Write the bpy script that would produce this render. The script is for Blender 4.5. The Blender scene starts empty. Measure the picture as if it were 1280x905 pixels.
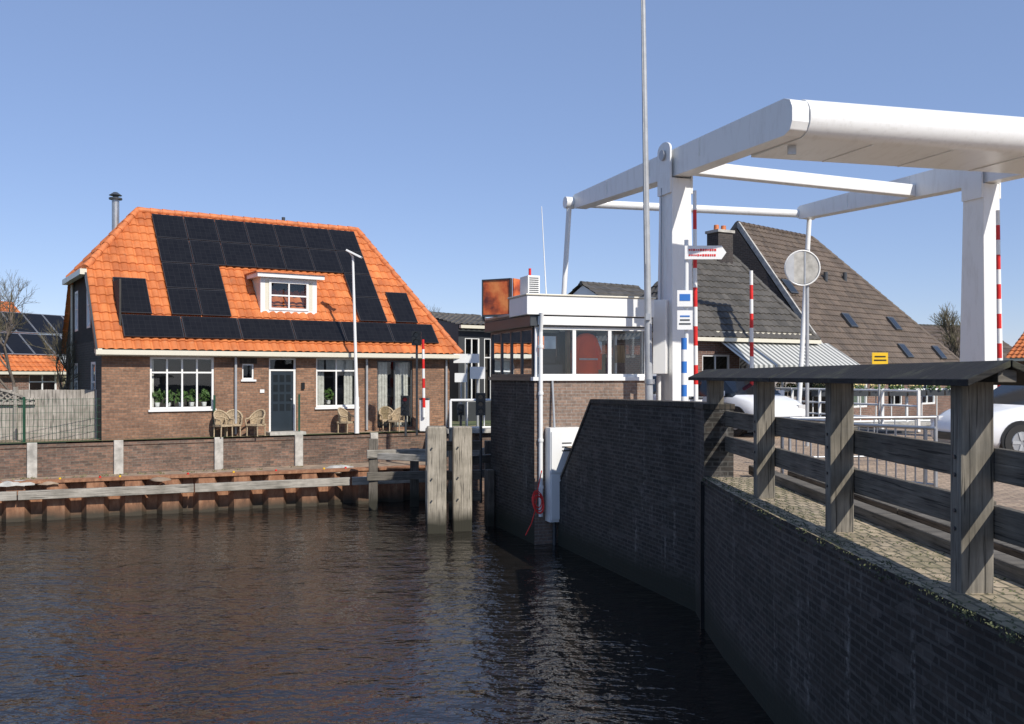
import bpy, bmesh, math, random
from mathutils import Vector, Matrix
random.seed(7)
FL=1170.0; CZ=3.6; HY=470.0
scene=bpy.context.scene
Z=Vector((0,0,1))
# image pixel projected through the camera to an estimated depth in metres
def S(px,py,d): return Vector(((px-640)/FL*d,d,CZ+(HY-py)/FL*d))
def V(*a): return Vector(a)
# ------------------------------------------------------------ materials
def newmat(name):
    m=bpy.data.materials.new(name); m.use_nodes=True
    nt=m.node_tree; b=nt.nodes['Principled BSDF']; return m,nt,b
def N(nt,t,**k):
    n=nt.nodes.new(t)
    for a,v in k.items():
        if a in n.inputs: n.inputs[a].default_value=v
        else: setattr(n,a,v)
    return n
def c4(c): return (c[0],c[1],c[2],1)
def coords(nt,scale=(1,1,1),kind='UV'):
    tc=nt.nodes.new('ShaderNodeTexCoord'); mp=nt.nodes.new('ShaderNodeMapping')
    mp.inputs['Scale'].default_value=scale
    nt.links.new(tc.outputs[kind],mp.inputs[0]); return mp.outputs[0]
def mixc(nt,fac,a,b,mode='MIX'):
    n=nt.nodes.new('ShaderNodeMix'); n.data_type='RGBA'; n.blend_type=mode
    for sock,val in ((n.inputs[0],fac),(n.inputs[6],a),(n.inputs[7],b)):
        if hasattr(val,'links') or hasattr(val,'is_linked'): nt.links.new(val,sock)
        else: sock.default_value = c4(val) if isinstance(val,(tuple,list)) else val
    return n.outputs[2]
def mul(nt,a,k):
    q=nt.nodes.new('ShaderNodeMath'); q.operation='MULTIPLY'; q.inputs[1].default_value=k; nt.links.new(a,q.inputs[0]); return q.outputs[0]
def ramp(nt,inp,stops):
    r=nt.nodes.new('ShaderNodeValToRGB'); e=r.color_ramp.elements
    e[0].position=stops[0][0]; e[0].color=c4(stops[0][1]); e[1].position=stops[-1][0]; e[1].color=c4(stops[-1][1])
    for p,c in stops[1:-1]:
        x=e.new(p); x.color=c4(c)
    nt.links.new(inp,r.inputs[0]); return r.outputs[0]
def noise(nt,vec,scale,detail=4,rough=.55):
    n=nt.nodes.new('ShaderNodeTexNoise'); n.inputs['Scale'].default_value=scale
    n.inputs['Detail'].default_value=detail; n.inputs['Roughness'].default_value=rough
    nt.links.new(vec,n.inputs['Vector']); return n.outputs['Fac']
def bump(nt,b,h,strength=.5,dist=.01,prev=None):
    n=nt.nodes.new('ShaderNodeBump'); n.inputs['Strength'].default_value=strength; n.inputs['Distance'].default_value=dist
    nt.links.new(h,n.inputs['Height'])
    if prev: nt.links.new(prev,n.inputs['Normal'])
    nt.links.new(n.outputs[0],b.inputs['Normal']); return n.outputs[0]
def zband(nt,col,z0,z1,low):
    tc=nt.nodes.new('ShaderNodeTexCoord'); sp=nt.nodes.new('ShaderNodeSeparateXYZ'); nt.links.new(tc.outputs['Object'],sp.inputs[0])
    nz=noise(nt,tc.outputs['Object'],1.5,4); ad=nt.nodes.new('ShaderNodeMath'); ad.operation='MULTIPLY_ADD'; nt.links.new(nz,ad.inputs[0]); ad.inputs[1].default_value=-.35; nt.links.new(sp.outputs[2],ad.inputs[2])
    mr=nt.nodes.new('ShaderNodeMapRange'); mr.inputs[1].default_value=z0-.17; mr.inputs[2].default_value=z1-.17; nt.links.new(ad.outputs[0],mr.inputs[0])
    return mixc(nt,mr.outputs[0],low,col)
def plain(name,c,rough=.6,metal=0,var=.15,vs=3.0,kind='Object'):
    m,nt,b=newmat(name); v=coords(nt,kind=kind)
    f=noise(nt,v,vs,5); d=tuple(x*(1-var) for x in c); l=tuple(min(1,x*(1+var)) for x in c)
    col=ramp(nt,f,[(.3,d),(.7,l)]); nt.links.new(col,b.inputs['Base Color'])
    b.inputs['Roughness'].default_value=rough; b.inputs['Metallic'].default_value=metal
    return m
def brick(name,c1,c2,mo,bw=.22,bh=.07,ms=.008,dirt=(.5,.5,.5),dfac=.35,stain=None,rough=.85,moss=None):
    m,nt,b=newmat(name); v=coords(nt)
    t=N(nt,'ShaderNodeTexBrick'); nt.links.new(v,t.inputs['Vector'])
    for k,val in (('Color1',c4(c1)),('Color2',c4(c2)),('Mortar',c4(mo)),('Scale',1),('Mortar Size',ms),('Brick Width',bw),('Row Height',bh),('Mortar Smooth',.1),('Bias',0)): t.inputs[k].default_value=val
    f=noise(nt,v,1.3,6,.65); f2=ramp(nt,f,[(.35,(0,0,0)),(.7,(1,1,1))])
    col=mixc(nt,mul(nt,f2,dfac),t.outputs['Color'],dirt,'MULTIPLY')
    g=noise(nt,v,14,3); g2=ramp(nt,g,[(.3,(.7,.7,.7)),(.7,(1.2,1.2,1.2))])
    col=mixc(nt,1.0,col,g2,'MULTIPLY')
    h=noise(nt,v,.35,5,.6); h2=ramp(nt,h,[(.35,(.72,.72,.74)),(.65,(1.15,1.13,1.1))]); col=mixc(nt,1.0,col,h2,'MULTIPLY')
    if stain:
        v2=coords(nt,(2.6,.28,1)); s=noise(nt,v2,1.6,7,.75); s2=ramp(nt,s,[(.54,(0,0,0)),(.68,(1,1,1))])
        k2=noise(nt,v,9,4,.7); k3=ramp(nt,k2,[(.45,(0,0,0)),(.62,(1,1,1))])
        s3=mixc(nt,1.0,s2,k3,'MULTIPLY')
        col=mixc(nt,mul(nt,s3,.8),col,stain)
        # bleached / limed individual bricks
        wv_=nt.nodes.new('ShaderNodeTexVoronoi'); nt.links.new(coords(nt,(4.5,14,1)),wv_.inputs['Vector']); wv_.inputs['Scale'].default_value=1.0
        sx=nt.nodes.new('ShaderNodeSeparateXYZ'); nt.links.new(wv_.outputs['Color'],sx.inputs[0]); w2=ramp(nt,sx.outputs[0],[(.80,(0,0,0)),(.9,(1,1,1))]); col=mixc(nt,mul(nt,w2,.35),col,(.11,.10,.09))
        col=zband(nt,col,.25,.6,(.014,.017,.009))
    if moss:
        s=noise(nt,v,2.3,7,.75); s2=ramp(nt,s,[(.5,(0,0,0)),(.63,(1,1,1))]); col=mixc(nt,mul(nt,s2,.75),col,moss)
    nt.links.new(col,b.inputs['Base Color']); b.inputs['Roughness'].default_value=rough
    inv=nt.nodes.new('ShaderNodeMath'); inv.operation='SUBTRACT'; inv.inputs[0].default_value=1; nt.links.new(t.outputs['Fac'],inv.inputs[1])
    p=bump(nt,b,inv.outputs[0],.8,.012); bump(nt,b,g,.5,.008,p)
    return m
def wood(name,c,vert=True,var=.35,moss=None,wet=False):
    m,nt,b=newmat(name)
    v=coords(nt,(22,1.2,1) if vert else (1.2,22,1)); f=noise(nt,v,1.5,6,.65)
    d=tuple(x*(1-var) for x in c); l=tuple(x*(1+var) for x in c)
    col=ramp(nt,f,[(.3,d),(.55,c),(.75,l)])
    v2=coords(nt); g=noise(nt,v2,2.2,5)
    g2=ramp(nt,g,[(.3,(.6,.6,.58)),(.65,(1.1,1.1,1.1))]); col=mixc(nt,1.0,col,g2,'MULTIPLY')
    v3=coords(nt,(60,1.5,1) if vert else (1.5,60,1)); cr=noise(nt,v3,1.0,3,.5); c2_=ramp(nt,cr,[(.36,(.25,.25,.25)),(.42,(1,1,1))]); col=mixc(nt,1.0,col,c2_,'MULTIPLY')
    if moss:
        h=noise(nt,coords(nt,(1,1,1)),3.7,5,.7); h2=ramp(nt,h,[(.52,(0,0,0)),(.66,(1,1,1))]); col=mixc(nt,h2,col,moss)
    if wet: col=zband(nt,col,.2,.55,(.03,.028,.018))
    nt.links.new(col,b.inputs['Base Color']); b.inputs['Roughness'].default_value=.85
    bump(nt,b,f,.6,.01); return m
def tile(name,c1,c2,tw,rh,dark=(.5,.5,.5),rough=.6,lich=None):
    m,nt,b=newmat(name); v=coords(nt)
    t=N(nt,'ShaderNodeTexBrick'); nt.links.new(v,t.inputs['Vector']); t.offset=0
    for k,val in (('Color1',c4(c1)),('Color2',c4(c2)),('Mortar',c4(c2)),('Scale',1),('Mortar Size',0),('Brick Width',tw),('Row Height',rh)): t.inputs[k].default_value=val
    f=noise(nt,v,.9,6,.7); g=ramp(nt,f,[(.3,dark),(.65,(1.05,1.05,1.05))])
    col=mixc(nt,.8,t.outputs['Color'],g,'MULTIPLY')
    if lich:
        s=noise(nt,v,5,6,.75); s2=ramp(nt,s,[(.56,(0,0,0)),(.68,(1,1,1))]); col=mixc(nt,mul(nt,s2,.35),col,lich)
    nt.links.new(col,b.inputs['Base Color']); b.inputs['Roughness'].default_value=rough
    return m
def glassmat(name,tint=(.94,.96,.95),extra=.02):
    m=bpy.data.materials.new(name); m.use_nodes=True; nt=m.node_tree; nt.nodes.clear()
    o=nt.nodes.new('ShaderNodeOutputMaterial'); mx=nt.nodes.new('ShaderNodeMixShader')
    tr=nt.nodes.new('ShaderNodeBsdfTransparent'); gl=nt.nodes.new('ShaderNodeBsdfGlossy')
    tr.inputs[0].default_value=c4(tint); gl.inputs['Roughness'].default_value=.015; gl.inputs[0].default_value=(.9,.95,1,1)
    fr=nt.nodes.new('ShaderNodeFresnel'); fr.inputs[0].default_value=1.5
    ad=nt.nodes.new('ShaderNodeMath'); ad.inputs[1].default_value=extra; nt.links.new(fr.outputs[0],ad.inputs[0])
    bp=nt.nodes.new('ShaderNodeBump'); bp.inputs['Strength'].default_value=.15; bp.inputs['Distance'].default_value=.01
    nt.links.new(noise(nt,coords(nt),1.2,2),bp.inputs['Height']); nt.links.new(bp.outputs[0],gl.inputs['Normal'])
    nt.links.new(ad.outputs[0],mx.inputs[0]); nt.links.new(tr.outputs[0],mx.inputs[1]); nt.links.new(gl.outputs[0],mx.inputs[2])
    nt.links.new(mx.outputs[0],o.inputs[0]); return m
def painted(name,c,dirt=(.45,.42,.36),df=.35,rough=.35,rust=False):
    m,nt,b=newmat(name); v=coords(nt,(3,.6,1)); f=noise(nt,v,1.7,7,.7)
    g=ramp(nt,f,[(.5,(0,0,0)),(.78,(1,1,1))])
    col=mixc(nt,mul(nt,g,df),c,dirt)
    if rust:
        s=noise(nt,coords(nt,(1,1,1)),1.9,8,.8); s2=ramp(nt,s,[(.69,(0,0,0)),(.735,(1,1,1))]); col=mixc(nt,mul(nt,s2,.8),col,(.28,.12,.05))
    nt.links.new(col,b.inputs['Base Color']); b.inputs['Roughness'].default_value=rough
    bump(nt,b,noise(nt,coords(nt),6,3),.08,.01); return m

M={}
M['brick_house']=brick('house_brick',(.37,.205,.125),(.22,.125,.08),(.26,.21,.16),ms=.006,dirt=(.6,.5,.42))
M['brick_quay']=brick('quay_brick',(.29,.17,.12),(.13,.09,.072),(.22,.19,.155),ms=.007,dirt=(.45,.45,.4),dfac=.6)
M['brick_ctrl']=brick('control_brick',(.32,.22,.165),(.21,.15,.115),(.32,.29,.26),ms=.007,dirt=(.6,.6,.6))
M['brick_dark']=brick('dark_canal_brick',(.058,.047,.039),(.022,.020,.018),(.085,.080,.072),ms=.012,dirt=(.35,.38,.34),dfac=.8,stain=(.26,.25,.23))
M['brick_cap']=brick('wall_coping_brick',(.10,.08,.065),(.055,.046,.04),(.04,.038,.035),bw=.075,bh=.3,ms=.009,dirt=(.4,.45,.3),dfac=.8)
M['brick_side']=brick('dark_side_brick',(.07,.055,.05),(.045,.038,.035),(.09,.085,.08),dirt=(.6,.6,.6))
M['brick_far']=brick('far_house_brick',(.28,.15,.11),(.2,.11,.08),(.3,.27,.24))
M['paving']=brick('clinker_paving',(.52,.39,.27),(.37,.27,.19),(.20,.165,.13),bw=.21,bh=.105,ms=.009,dirt=(.65,.62,.55),dfac=.5)
M['coping']=brick('mossy_coping',(.55,.45,.32),(.38,.31,.22),(.15,.135,.09),bw=.11,bh=.22,ms=.012,dirt=(.45,.45,.33),dfac=.8,moss=(.19,.17,.09))
M['white']=painted('white_bridge_paint',(.80,.80,.78),df=.4,rust=True)
M['white_clean']=painted('white_window_paint',(.80,.80,.78),df=.15)
M['grey_dark']=painted('dark_grey_trim',(.05,.055,.06),dirt=(.12,.12,.12),df=.3)
M['cream']=painted('cream_gutter',(.68,.64,.52),df=.2)
M['black']=plain('black_paint',(.012,.013,.014),.35,0,.3)
M['darkwood']=wood('dark_tarred_boards',(.03,.028,.027),False)
M['wood_v']=wood('weathered_post_wood',(.235,.21,.17),True,.45)
M['wood_h']=wood('weathered_rail_wood',(.155,.138,.113),False,.5)
M['wood_pile_old']=wood('old_pile_wood',(.16,.14,.115),True,.5,wet=True)
M['wood_pale']=wood('pale_pile_wood',(.40,.355,.285),True,.35,wet=True)
M['wood_pale_h']=wood('pale_waling_wood',(.38,.35,.30),False,.35)
M['wood_cap']=wood('black_cap_wood',(.020,.018,.016),False,.5,moss=(.05,.05,.03))
M['fencewood']=wood('fence_boards',(.42,.38,.33),True,.22)
M['orange']=tile('orange_pantile',(.70,.225,.066),(.50,.14,.04),.24,.34,(.55,.48,.42),.6,lich=(.36,.24,.15))
M['ridge']=plain('orange_ridge_tile',(.56,.17,.055),.6,0,.3,6)
M['greytile']=tile('grey_tile',(.115,.105,.093),(.07,.065,.058),.25,.30,(.55,.55,.5))
M['browntile']=tile('brown_tile',(.15,.11,.08),(.09,.066,.05),.25,.30,(.5,.5,.45))
M['glass']=glassmat('window_glass')
M['interior']=plain('dim_interior',(.05,.045,.04),.9,0,.4,1.2)
M['oak']=wood('oak_furniture',(.46,.31,.17),True,.2)
M['curtain']=plain('net_curtain',(.62,.61,.57),.9,0,.2,9)
M['tarp']=plain('grey_sandbag',(.42,.41,.38),.9,0,.3,6)
M['concrete']=plain('concrete',(.42,.40,.36),.85,0,.35,5)
M['sand']=plain('bank_soil',(.28,.21,.15),.95,0,.4,3)
M['metal']=plain('galvanised_steel',(.42,.43,.44),.4,.7,.15,8)
M['greymetal']=plain('grey_pole_paint',(.40,.41,.42),.45,.2,.12,5)
M['red']=plain('signal_red',(.66,.02,.015),.4,0,.15,5)
M['coat']=plain('orange_hivis_cloth',(1.0,.10,.008),.8,0,.12,6)
M['blue']=plain('sign_blue',(.03,.16,.5),.4,0,.05)
M['yellow']=plain('sign_yellow',(.8,.5,.02),.4,0,.05)
M['green']=plain('green_fence_paint',(.02,.075,.04),.5,0,.2)
M['leaf']=plain('leaf',(.06,.12,.025),.7,0,.5,9)
M['drygrass']=plain('dry_bank_weeds',(.16,.14,.07),.9,0,.5,9)
M['moss']=plain('moss',(.08,.09,.04),.9,0,.5,9)
M['flower']=plain('spring_flowers',(.75,.55,.25),.7,0,.4,20)
M['bark']=plain('bark',(.13,.105,.085),.9,0,.4,8)
M['twig']=plain('budding_twig',(.16,.14,.085),.9,0,.4,8)
M['wicker']=plain('wicker',(.40,.31,.2),.8,0,.4,30)
M['rubber']=plain('tyre_rubber',(.02,.02,.02),.8)
M['carwhite']=plain('white_car_paint',(.76,.77,.78),.2,0,.03)
M['carglass']=plain('car_glass',(.02,.025,.03),.05)
M['lamp']=plain('lamp_lens',(.6,.6,.6),.1)
M['door']=plain('dark_door_paint',(.02,.03,.04),.35)
m,nt,b=newmat('solar_panel'); v=coords(nt); t=N(nt,'ShaderNodeTexBrick'); nt.links.new(v,t.inputs['Vector']); t.offset=0
for k,val in (('Color1',(.006,.006,.008,1)),('Color2',(.009,.009,.011,1)),('Mortar',(.018,.018,.02,1)),('Scale',1),('Mortar Size',.004),('Brick Width',.156),('Row Height',.156)): t.inputs[k].default_value=val
nt.links.new(t.outputs['Color'],b.inputs['Base Color']); b.inputs['Roughness'].default_value=.3; b.inputs['Specular IOR Level'].default_value=.25; M['panel']=m
M['panelframe']=plain('panel_frame',(.045,.045,.05),.4,.5)
m,nt,b=newmat('rusty_sheet_pile'); v=coords(nt,(3,1,1)); f=noise(nt,v,2.2,7,.7)
col=ramp(nt,f,[(.3,(.12,.06,.035)),(.5,(.29,.135,.07)),(.72,(.42,.24,.14))])
col=zband(nt,col,.05,.35,(.05,.04,.026)); nt.links.new(col,b.inputs['Base Color']); b.inputs['Roughness'].default_value=.8
bump(nt,b,f,.5,.02); M['rust']=m
m,nt,b=newmat('canal_water'); b.inputs['Base Color'].default_value=(.014,.012,.010,1); b.inputs['Roughness'].default_value=.01; b.inputs['IOR'].default_value=1.55
v=coords(nt,(1,1.5,1),'Object'); n0=noise(nt,v,.6,2,.5); n1=noise(nt,v,2.0,2,.5); v2=coords(nt,(1,1.4,1),'Object'); n2=noise(nt,v2,6.5,2,.5); n3=noise(nt,v2,17,2,.5)
wp=noise(nt,coords(nt,(1,1,1),'Object'),.22,2); wr=nt.nodes.new('ShaderNodeMapRange'); wr.inputs[1].default_value=.35; wr.inputs[2].default_value=.65; wr.inputs[3].default_value=.5; wr.inputs[4].default_value=1.0; nt.links.new(wp,wr.inputs[0])
def wb(h,dist,prev=None):
    n=nt.nodes.new('ShaderNodeBump'); n.inputs['Distance'].default_value=dist; nt.links.new(wr.outputs[0],n.inputs['Strength']); nt.links.new(h,n.inputs['Height'])
    if prev: nt.links.new(prev,n.inputs['Normal'])
    return n.outputs[0]
p=wb(n0,.09); p=wb(n1,.062,p); p=wb(n2,.026,p); p=wb(n3,.006,p); nt.links.new(p,b.inputs['Normal']); M['water']=m
m,nt,b=newmat('ground_soil_grass'); v=coords(nt,kind='Object'); f=noise(nt,v,.6,7,.65)
col=ramp(nt,f,[(.35,(.05,.08,.025)),(.55,(.10,.12,.05)),(.7,(.17,.14,.09))]); nt.links.new(col,b.inputs['Base Color']); b.inputs['Roughness'].default_value=.95; M['ground']=m
M['asphalt']=plain('asphalt',(.06,.06,.058),.9,0,.25,2)
m,nt,b=newmat('billboard_print'); v=coords(nt,kind='UV'); f=noise(nt,v,2.2,4); col=ramp(nt,f,[(.35,(.14,.03,.02)),(.5,(.65,.13,.035)),(.65,(.85,.28,.08))]); nt.links.new(col,b.inputs['Base Color']); b.inputs['Roughness'].default_value=.5; M['board']=m
m,nt,b=newmat('striped_awning'); tc=nt.nodes.new('ShaderNodeTexCoord'); sp=nt.nodes.new('ShaderNodeSeparateXYZ'); nt.links.new(tc.outputs['UV'],sp.inputs[0])
fr=nt.nodes.new('ShaderNodeMath'); fr.operation='FRACT'; nt.links.new(mul(nt,sp.outputs[0],4.5),fr.inputs[0])
gt=nt.nodes.new('ShaderNodeMath'); gt.operation='GREATER_THAN'; gt.inputs[1].default_value=.5; nt.links.new(fr.outputs[0],gt.inputs[0])
nt.links.new(mixc(nt,gt.outputs[0],(.55,.55,.52),(.16,.17,.165)),b.inputs['Base Color']); b.inputs['Roughness'].default_value=.9; M['awning']=m

# ------------------------------------------------------------ geometry helpers
class Fr:
    def __init__(s,o,ux,uy): s.o=Vector((o[0],o[1],0)); s.x=Vector((ux[0],ux[1],0)).normalized(); s.y=Vector((uy[0],uy[1],0)).normalized()
    def p(s,a,t,z): return s.o+s.x*a+s.y*t+Z*z
def group(name,loc=(0,0,0)):
    e=bpy.data.objects.new(name,None); e.location=loc; e.empty_display_size=.3; scene.collection.objects.link(e); return e
def adopt(o,par):
    if par: o.parent=par; o.matrix_parent_inverse=Matrix.Translation(par.location).inverted()
class MB:
    def __init__(s): s.v=[];s.f=[];s.mi=[];s.sm=[];s.mats=[]
    def m(s,k):
        mt=M[k]
        if mt not in s.mats: s.mats.append(mt)
        return s.mats.index(mt)
    def add(s,verts,faces,mat,smooth=False):
        o=len(s.v); s.v+= [Vector(v) for v in verts]; k=s.m(mat)
        for f in faces:
            s.f.append([o+j for j in f]); s.mi.append(k); s.sm.append(smooth)
    def poly(s,pts,mat): s.add(pts,[list(range(len(pts)))],mat)
    def hexa(s,v,mat):
        s.add(v,[(0,3,2,1),(4,5,6,7),(0,1,5,4),(1,2,6,5),(2,3,7,6),(3,0,4,7)],mat)
    def box(s,fr,a0,a1,t0,t1,z0,z1,mat):
        s.hexa([fr.p(a0,t0,z0),fr.p(a1,t0,z0),fr.p(a1,t1,z0),fr.p(a0,t1,z0),fr.p(a0,t0,z1),fr.p(a1,t0,z1),fr.p(a1,t1,z1),fr.p(a0,t1,z1)],mat)
    def cbox(s,c,sx,sy,sz,mat,rot=0):
        fr=Fr((c[0],c[1]),(math.cos(rot),math.sin(rot)),(-math.sin(rot),math.cos(rot)))
        s.box(fr,-sx/2,sx/2,-sy/2,sy/2,c[2]-sz/2,c[2]+sz/2,mat)
    def beam(s,p0,p1,w,h,mat,up=None):
        p0=Vector(p0);p1=Vector(p1); d=(p1-p0).normalized(); up=Vector(up) if up else Z
        r=d.cross(up)
        if r.length<1e-4: r=Vector((1,0,0))
        r.normalize(); q=r.cross(d).normalized(); r=r*w/2; q=q*h/2
        s.hexa([p0-r-q,p0+r-q,p1+r-q,p1-r-q,p0-r+q,p0+r+q,p1+r+q,p1-r+q],mat)
    def cyl(s,p0,p1,r0,r1,mat,n=12,caps=True):
        p0=Vector(p0);p1=Vector(p1); d=(p1-p0).normalized()
        a=d.cross(Z) if abs(d.z)<.99 else Vector((1,0,0)); a.normalize(); b=d.cross(a)
        vs=[];
        for P,r in ((p0,r0),(p1,r1)):
            for i in range(n):
                t=2*math.pi*i/n; vs.append(P+a*math.cos(t)*r+b*math.sin(t)*r)
        s.add(vs,[(i,(i+1)%n,n+(i+1)%n,n+i) for i in range(n)],mat,True)
        if caps: s.add(vs[:n],[list(range(n))[::-1]],mat); s.add(vs[n:],[list(range(n))],mat)
    def prism(s,poly,vec,mat,smooth=False):
        n=len(poly); vec=Vector(vec); vs=[Vector(p) for p in poly]+[Vector(p)+vec for p in poly]
        s.add(vs,[(i,(i+1)%n,n+(i+1)%n,n+i) for i in range(n)],mat,smooth); s.add(vs[:n],[list(range(n))[::-1]],mat); s.add(vs[n:],[list(range(n))],mat)
    def done(s,name,par=None,bevel=0,fix=True):
        me=bpy.data.meshes.new(name); me.from_pydata([tuple(v) for v in s.v],[],s.f)
        for mt in s.mats: me.materials.append(mt)
        me.polygons.foreach_set('material_index',s.mi); me.polygons.foreach_set('use_smooth',s.sm)
        if fix:
            bm=bmesh.new(); bm.from_mesh(me); bmesh.ops.recalc_face_normals(bm,faces=bm.faces); bm.to_mesh(me); bm.free()
        uvl=me.uv_layers.new(name='UVMap')
        for i,pl in enumerate(me.polygons):
            n=pl.normal
            if abs(n.z)>.9: h=Vector((1,0,0)); k=Vector((0,1,0))
            else:
                h=Vector((-n.y,n.x,0)).normalized(); k=n.cross(h)
                if k.z<0: k=-k
            for li in pl.loop_indices:
                co=me.vertices[me.loops[li].vertex_index].co; uvl.data[li].uv=(co.dot(h),co.dot(k))
        me.update(); o=bpy.data.objects.new(name,me); scene.collection.objects.link(o)
        if bevel:
            bv=o.modifiers.new('bevel','BEVEL'); bv.width=bevel; bv.segments=2; bv.limit_method='ANGLE'
        adopt(o,par); return o
def tiled(name,pts,mat,par,tw=.24,rh=.34,amp=.04,step=.035,nu=6):
    pts=[Vector(p) for p in pts]
    n=Vector((0,0,0))
    for i in range(len(pts)):
        n+=pts[i].cross(pts[(i+1)%len(pts)])
    n.normalize()
    if n.z<0: n=-n
    ex=(pts[1]-pts[0]).normalized(); es=n.cross(ex)
    if es.z<0: ex=-ex; es=-es
    o=pts[0]; L=[((p-o).dot(ex),(p-o).dot(es)) for p in pts]
    x0=min(p[0] for p in L);x1=max(p[0] for p in L);y0=min(p[1] for p in L);y1=max(p[1] for p in L)
    xs=[x0+i*tw/nu for i in range(int((x1-x0)/tw*nu)+2)]
    ys=[];k=0
    while y0+k*rh<y1:
        ys+=[(y0+k*rh,step),(y0+(k+1)*rh-.012,0)]; k+=1
    bm=bmesh.new(); rows=[]
    rj=random.Random(3)
    for y,hh in ys:
        row=[]; jj=rj.uniform(-.006,.006)
        for x in xs:
            ph=((x/tw)%1.0)
            z=amp*(math.sin(ph*math.pi)**.7 if ph<.72 else -.0+ .3*math.sin(ph*math.pi))
            row.append(bm.verts.new((x,y+jj,z+hh)))
        rows.append(row)
    for r in range(len(rows)-1):
        for i in range(len(xs)-1): bm.faces.new((rows[r][i],rows[r][i+1],rows[r+1][i+1],rows[r+1][i]))
    cx=sum(p[0] for p in L)/len(L); cy=sum(p[1] for p in L)/len(L)
    for i in range(len(L)):
        a=L[i]; b_=L[(i+1)%len(L)]; nn=Vector((b_[1]-a[1],-(b_[0]-a[0]),0))
        if nn.dot(Vector((cx-a[0],cy-a[1],0)))>0: nn=-nn
        bmesh.ops.bisect_plane(bm,geom=bm.verts[:]+bm.edges[:]+bm.faces[:],plane_co=(a[0],a[1],0),plane_no=nn,clear_outer=True)
    uvl=bm.loops.layers.uv.new('UVMap')
    for f in bm.faces:
        f.smooth=False
        for l in f.loops: l[uvl].uv=(l.vert.co.x,l.vert.co.y)
    for v_ in bm.verts: v_.co=o+ex*v_.co.x+es*v_.co.y+n*v_.co.z
    me=bpy.data.meshes.new(name); bm.to_mesh(me); bm.free(); me.materials.append(M[mat])
    ob=bpy.data.objects.new(name,me); scene.collection.objects.link(ob); adopt(ob,par); return ob
def wall_open(mb,fr,a0,a1,z0,z1,ops,mat,t=0,depth=.13,rev=None):
    A=sorted({a0,a1}|{o[0] for o in ops}|{o[1] for o in ops}); B=sorted({z0,z1}|{o[2] for o in ops}|{o[3] for o in ops})
    for i in range(len(A)-1):
        for j in range(len(B)-1):
            ca=(A[i]+A[i+1])/2; cz=(B[j]+B[j+1])/2
            if any(o[0]<ca<o[1] and o[2]<cz<o[3] for o in ops): continue
            mb.poly([fr.p(A[i],t,B[j]),fr.p(A[i+1],t,B[j]),fr.p(A[i+1],t,B[j+1]),fr.p(A[i],t,B[j+1])],mat)
    for o in ops:
        l,r,b_,tt=o[:4]; d=t+depth; k=rev or mat
        for q in ([(l,b_),(l,tt)],[(r,tt),(r,b_)],[(l,tt),(r,tt)],[(r,b_),(l,b_)]):
            (x1,y1),(x2,y2)=q
            mb.poly([fr.p(x1,t,y1),fr.p(x2,t,y2),fr.p(x2,d,y2),fr.p(x1,d,y1)],k)
def window(mb,fr,l,r,b_,tt,t,cols=1,rows=(1.0,),fw=.06,mat='white_clean',mw=.045,glass='glass'):
    mb.box(fr,l,l+fw,t,t+.07,b_,tt,mat); mb.box(fr,r-fw,r,t,t+.07,b_,tt,mat)
    mb.box(fr,l+fw,r-fw,t,t+.07,tt-fw,tt,mat); mb.box(fr,l+fw,r-fw,t,t+.07,b_,b_+fw,mat)
    W=r-l-2*fw; H=tt-b_-2*fw
    for i in range(1,cols):
        x=l+fw+W*i/cols; mb.box(fr,x-mw/2,x+mw/2,t+.008,t+.062,b_+fw,tt-fw,mat)
    for q in rows[:-1]:
        z=b_+fw+H*q
        for i in range(cols):
            xa=l+fw+W*i/cols+(mw/2 if i else 0); xb=l+fw+W*(i+1)/cols-(mw/2 if i<cols-1 else 0)
            mb.box(fr,xa,xb,t+.012,t+.058,z-mw/2,z+mw/2,mat)
    mb.poly([fr.p(l+.02,t+.035,b_+.02),fr.p(r-.02,t+.035,b_+.02),fr.p(r-.02,t+.035,tt-.02),fr.p(l+.02,t+.035,tt-.02)],glass)
def clump(mb,c,r,n,mat,size=.05,flat=1):
    for i in range(n):
        d=Vector((random.gauss(0,1),random.gauss(0,1),random.gauss(0,1)*flat)); d=d.normalized()*r*random.random()**.4
        d.z*=flat; p=Vector(c)+d; a=Vector([random.uniform(-1,1) for _ in range(3)]).normalized(); b_=a.orthogonal().normalized(); s_=size*random.uniform(.6,1.4)
        mb.poly([p+a*s_,p+b_*s_*.5,p-a*s_,p-b_*s_*.5],mat)

# ------------------------------------------------------------ water, ground
mb=MB(); mb.poly([(-120,-60,0),(90,-60,0),(90,70,0),(-120,70,0)],'water'); mb.done('canal_water')
pile=[(-60,1.3),(-14.5,22.3),(-4.73,26.35),(-2.2,27.4)]
qwall=[(-60,2.4),(-14.7,23.3),(-4.26,28.8),(-2.6,29.7)]
LZ=1.85
mb=MB()
far=[(-60,2.5),(-14.7,23.4),(-4.26,28.9),(-2.5,29.8),(-2.0,28.6),(3,30.2),(14,33),(60,46),(900,200),(900,900),(-900,900),(-900,-300),(-60,-300)]
mb.poly([V(x,y,LZ) for x,y in far],'ground'); g=mb.done('ground',fix=False)
mb=MB()
nearp=[(14,-60),(5,-15),(3.6,-4),(3.1,1),(2.88,4.5),(2.8,6.5),(2.72,9.5),(2.72,12),(2.8,14.3),(1.48,18.25),(.95,19.95),(-.45,22.75),(0,23.6),(12,27.4),(60,40),(900,150),(900,-60)]
NZ=2.1
mb.poly([V(x+(.15 if i in range(1,12) else 0),y,NZ) for i,(x,y) in enumerate(nearp)],'paving'); mb.done('road_paving',fix=False)
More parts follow.
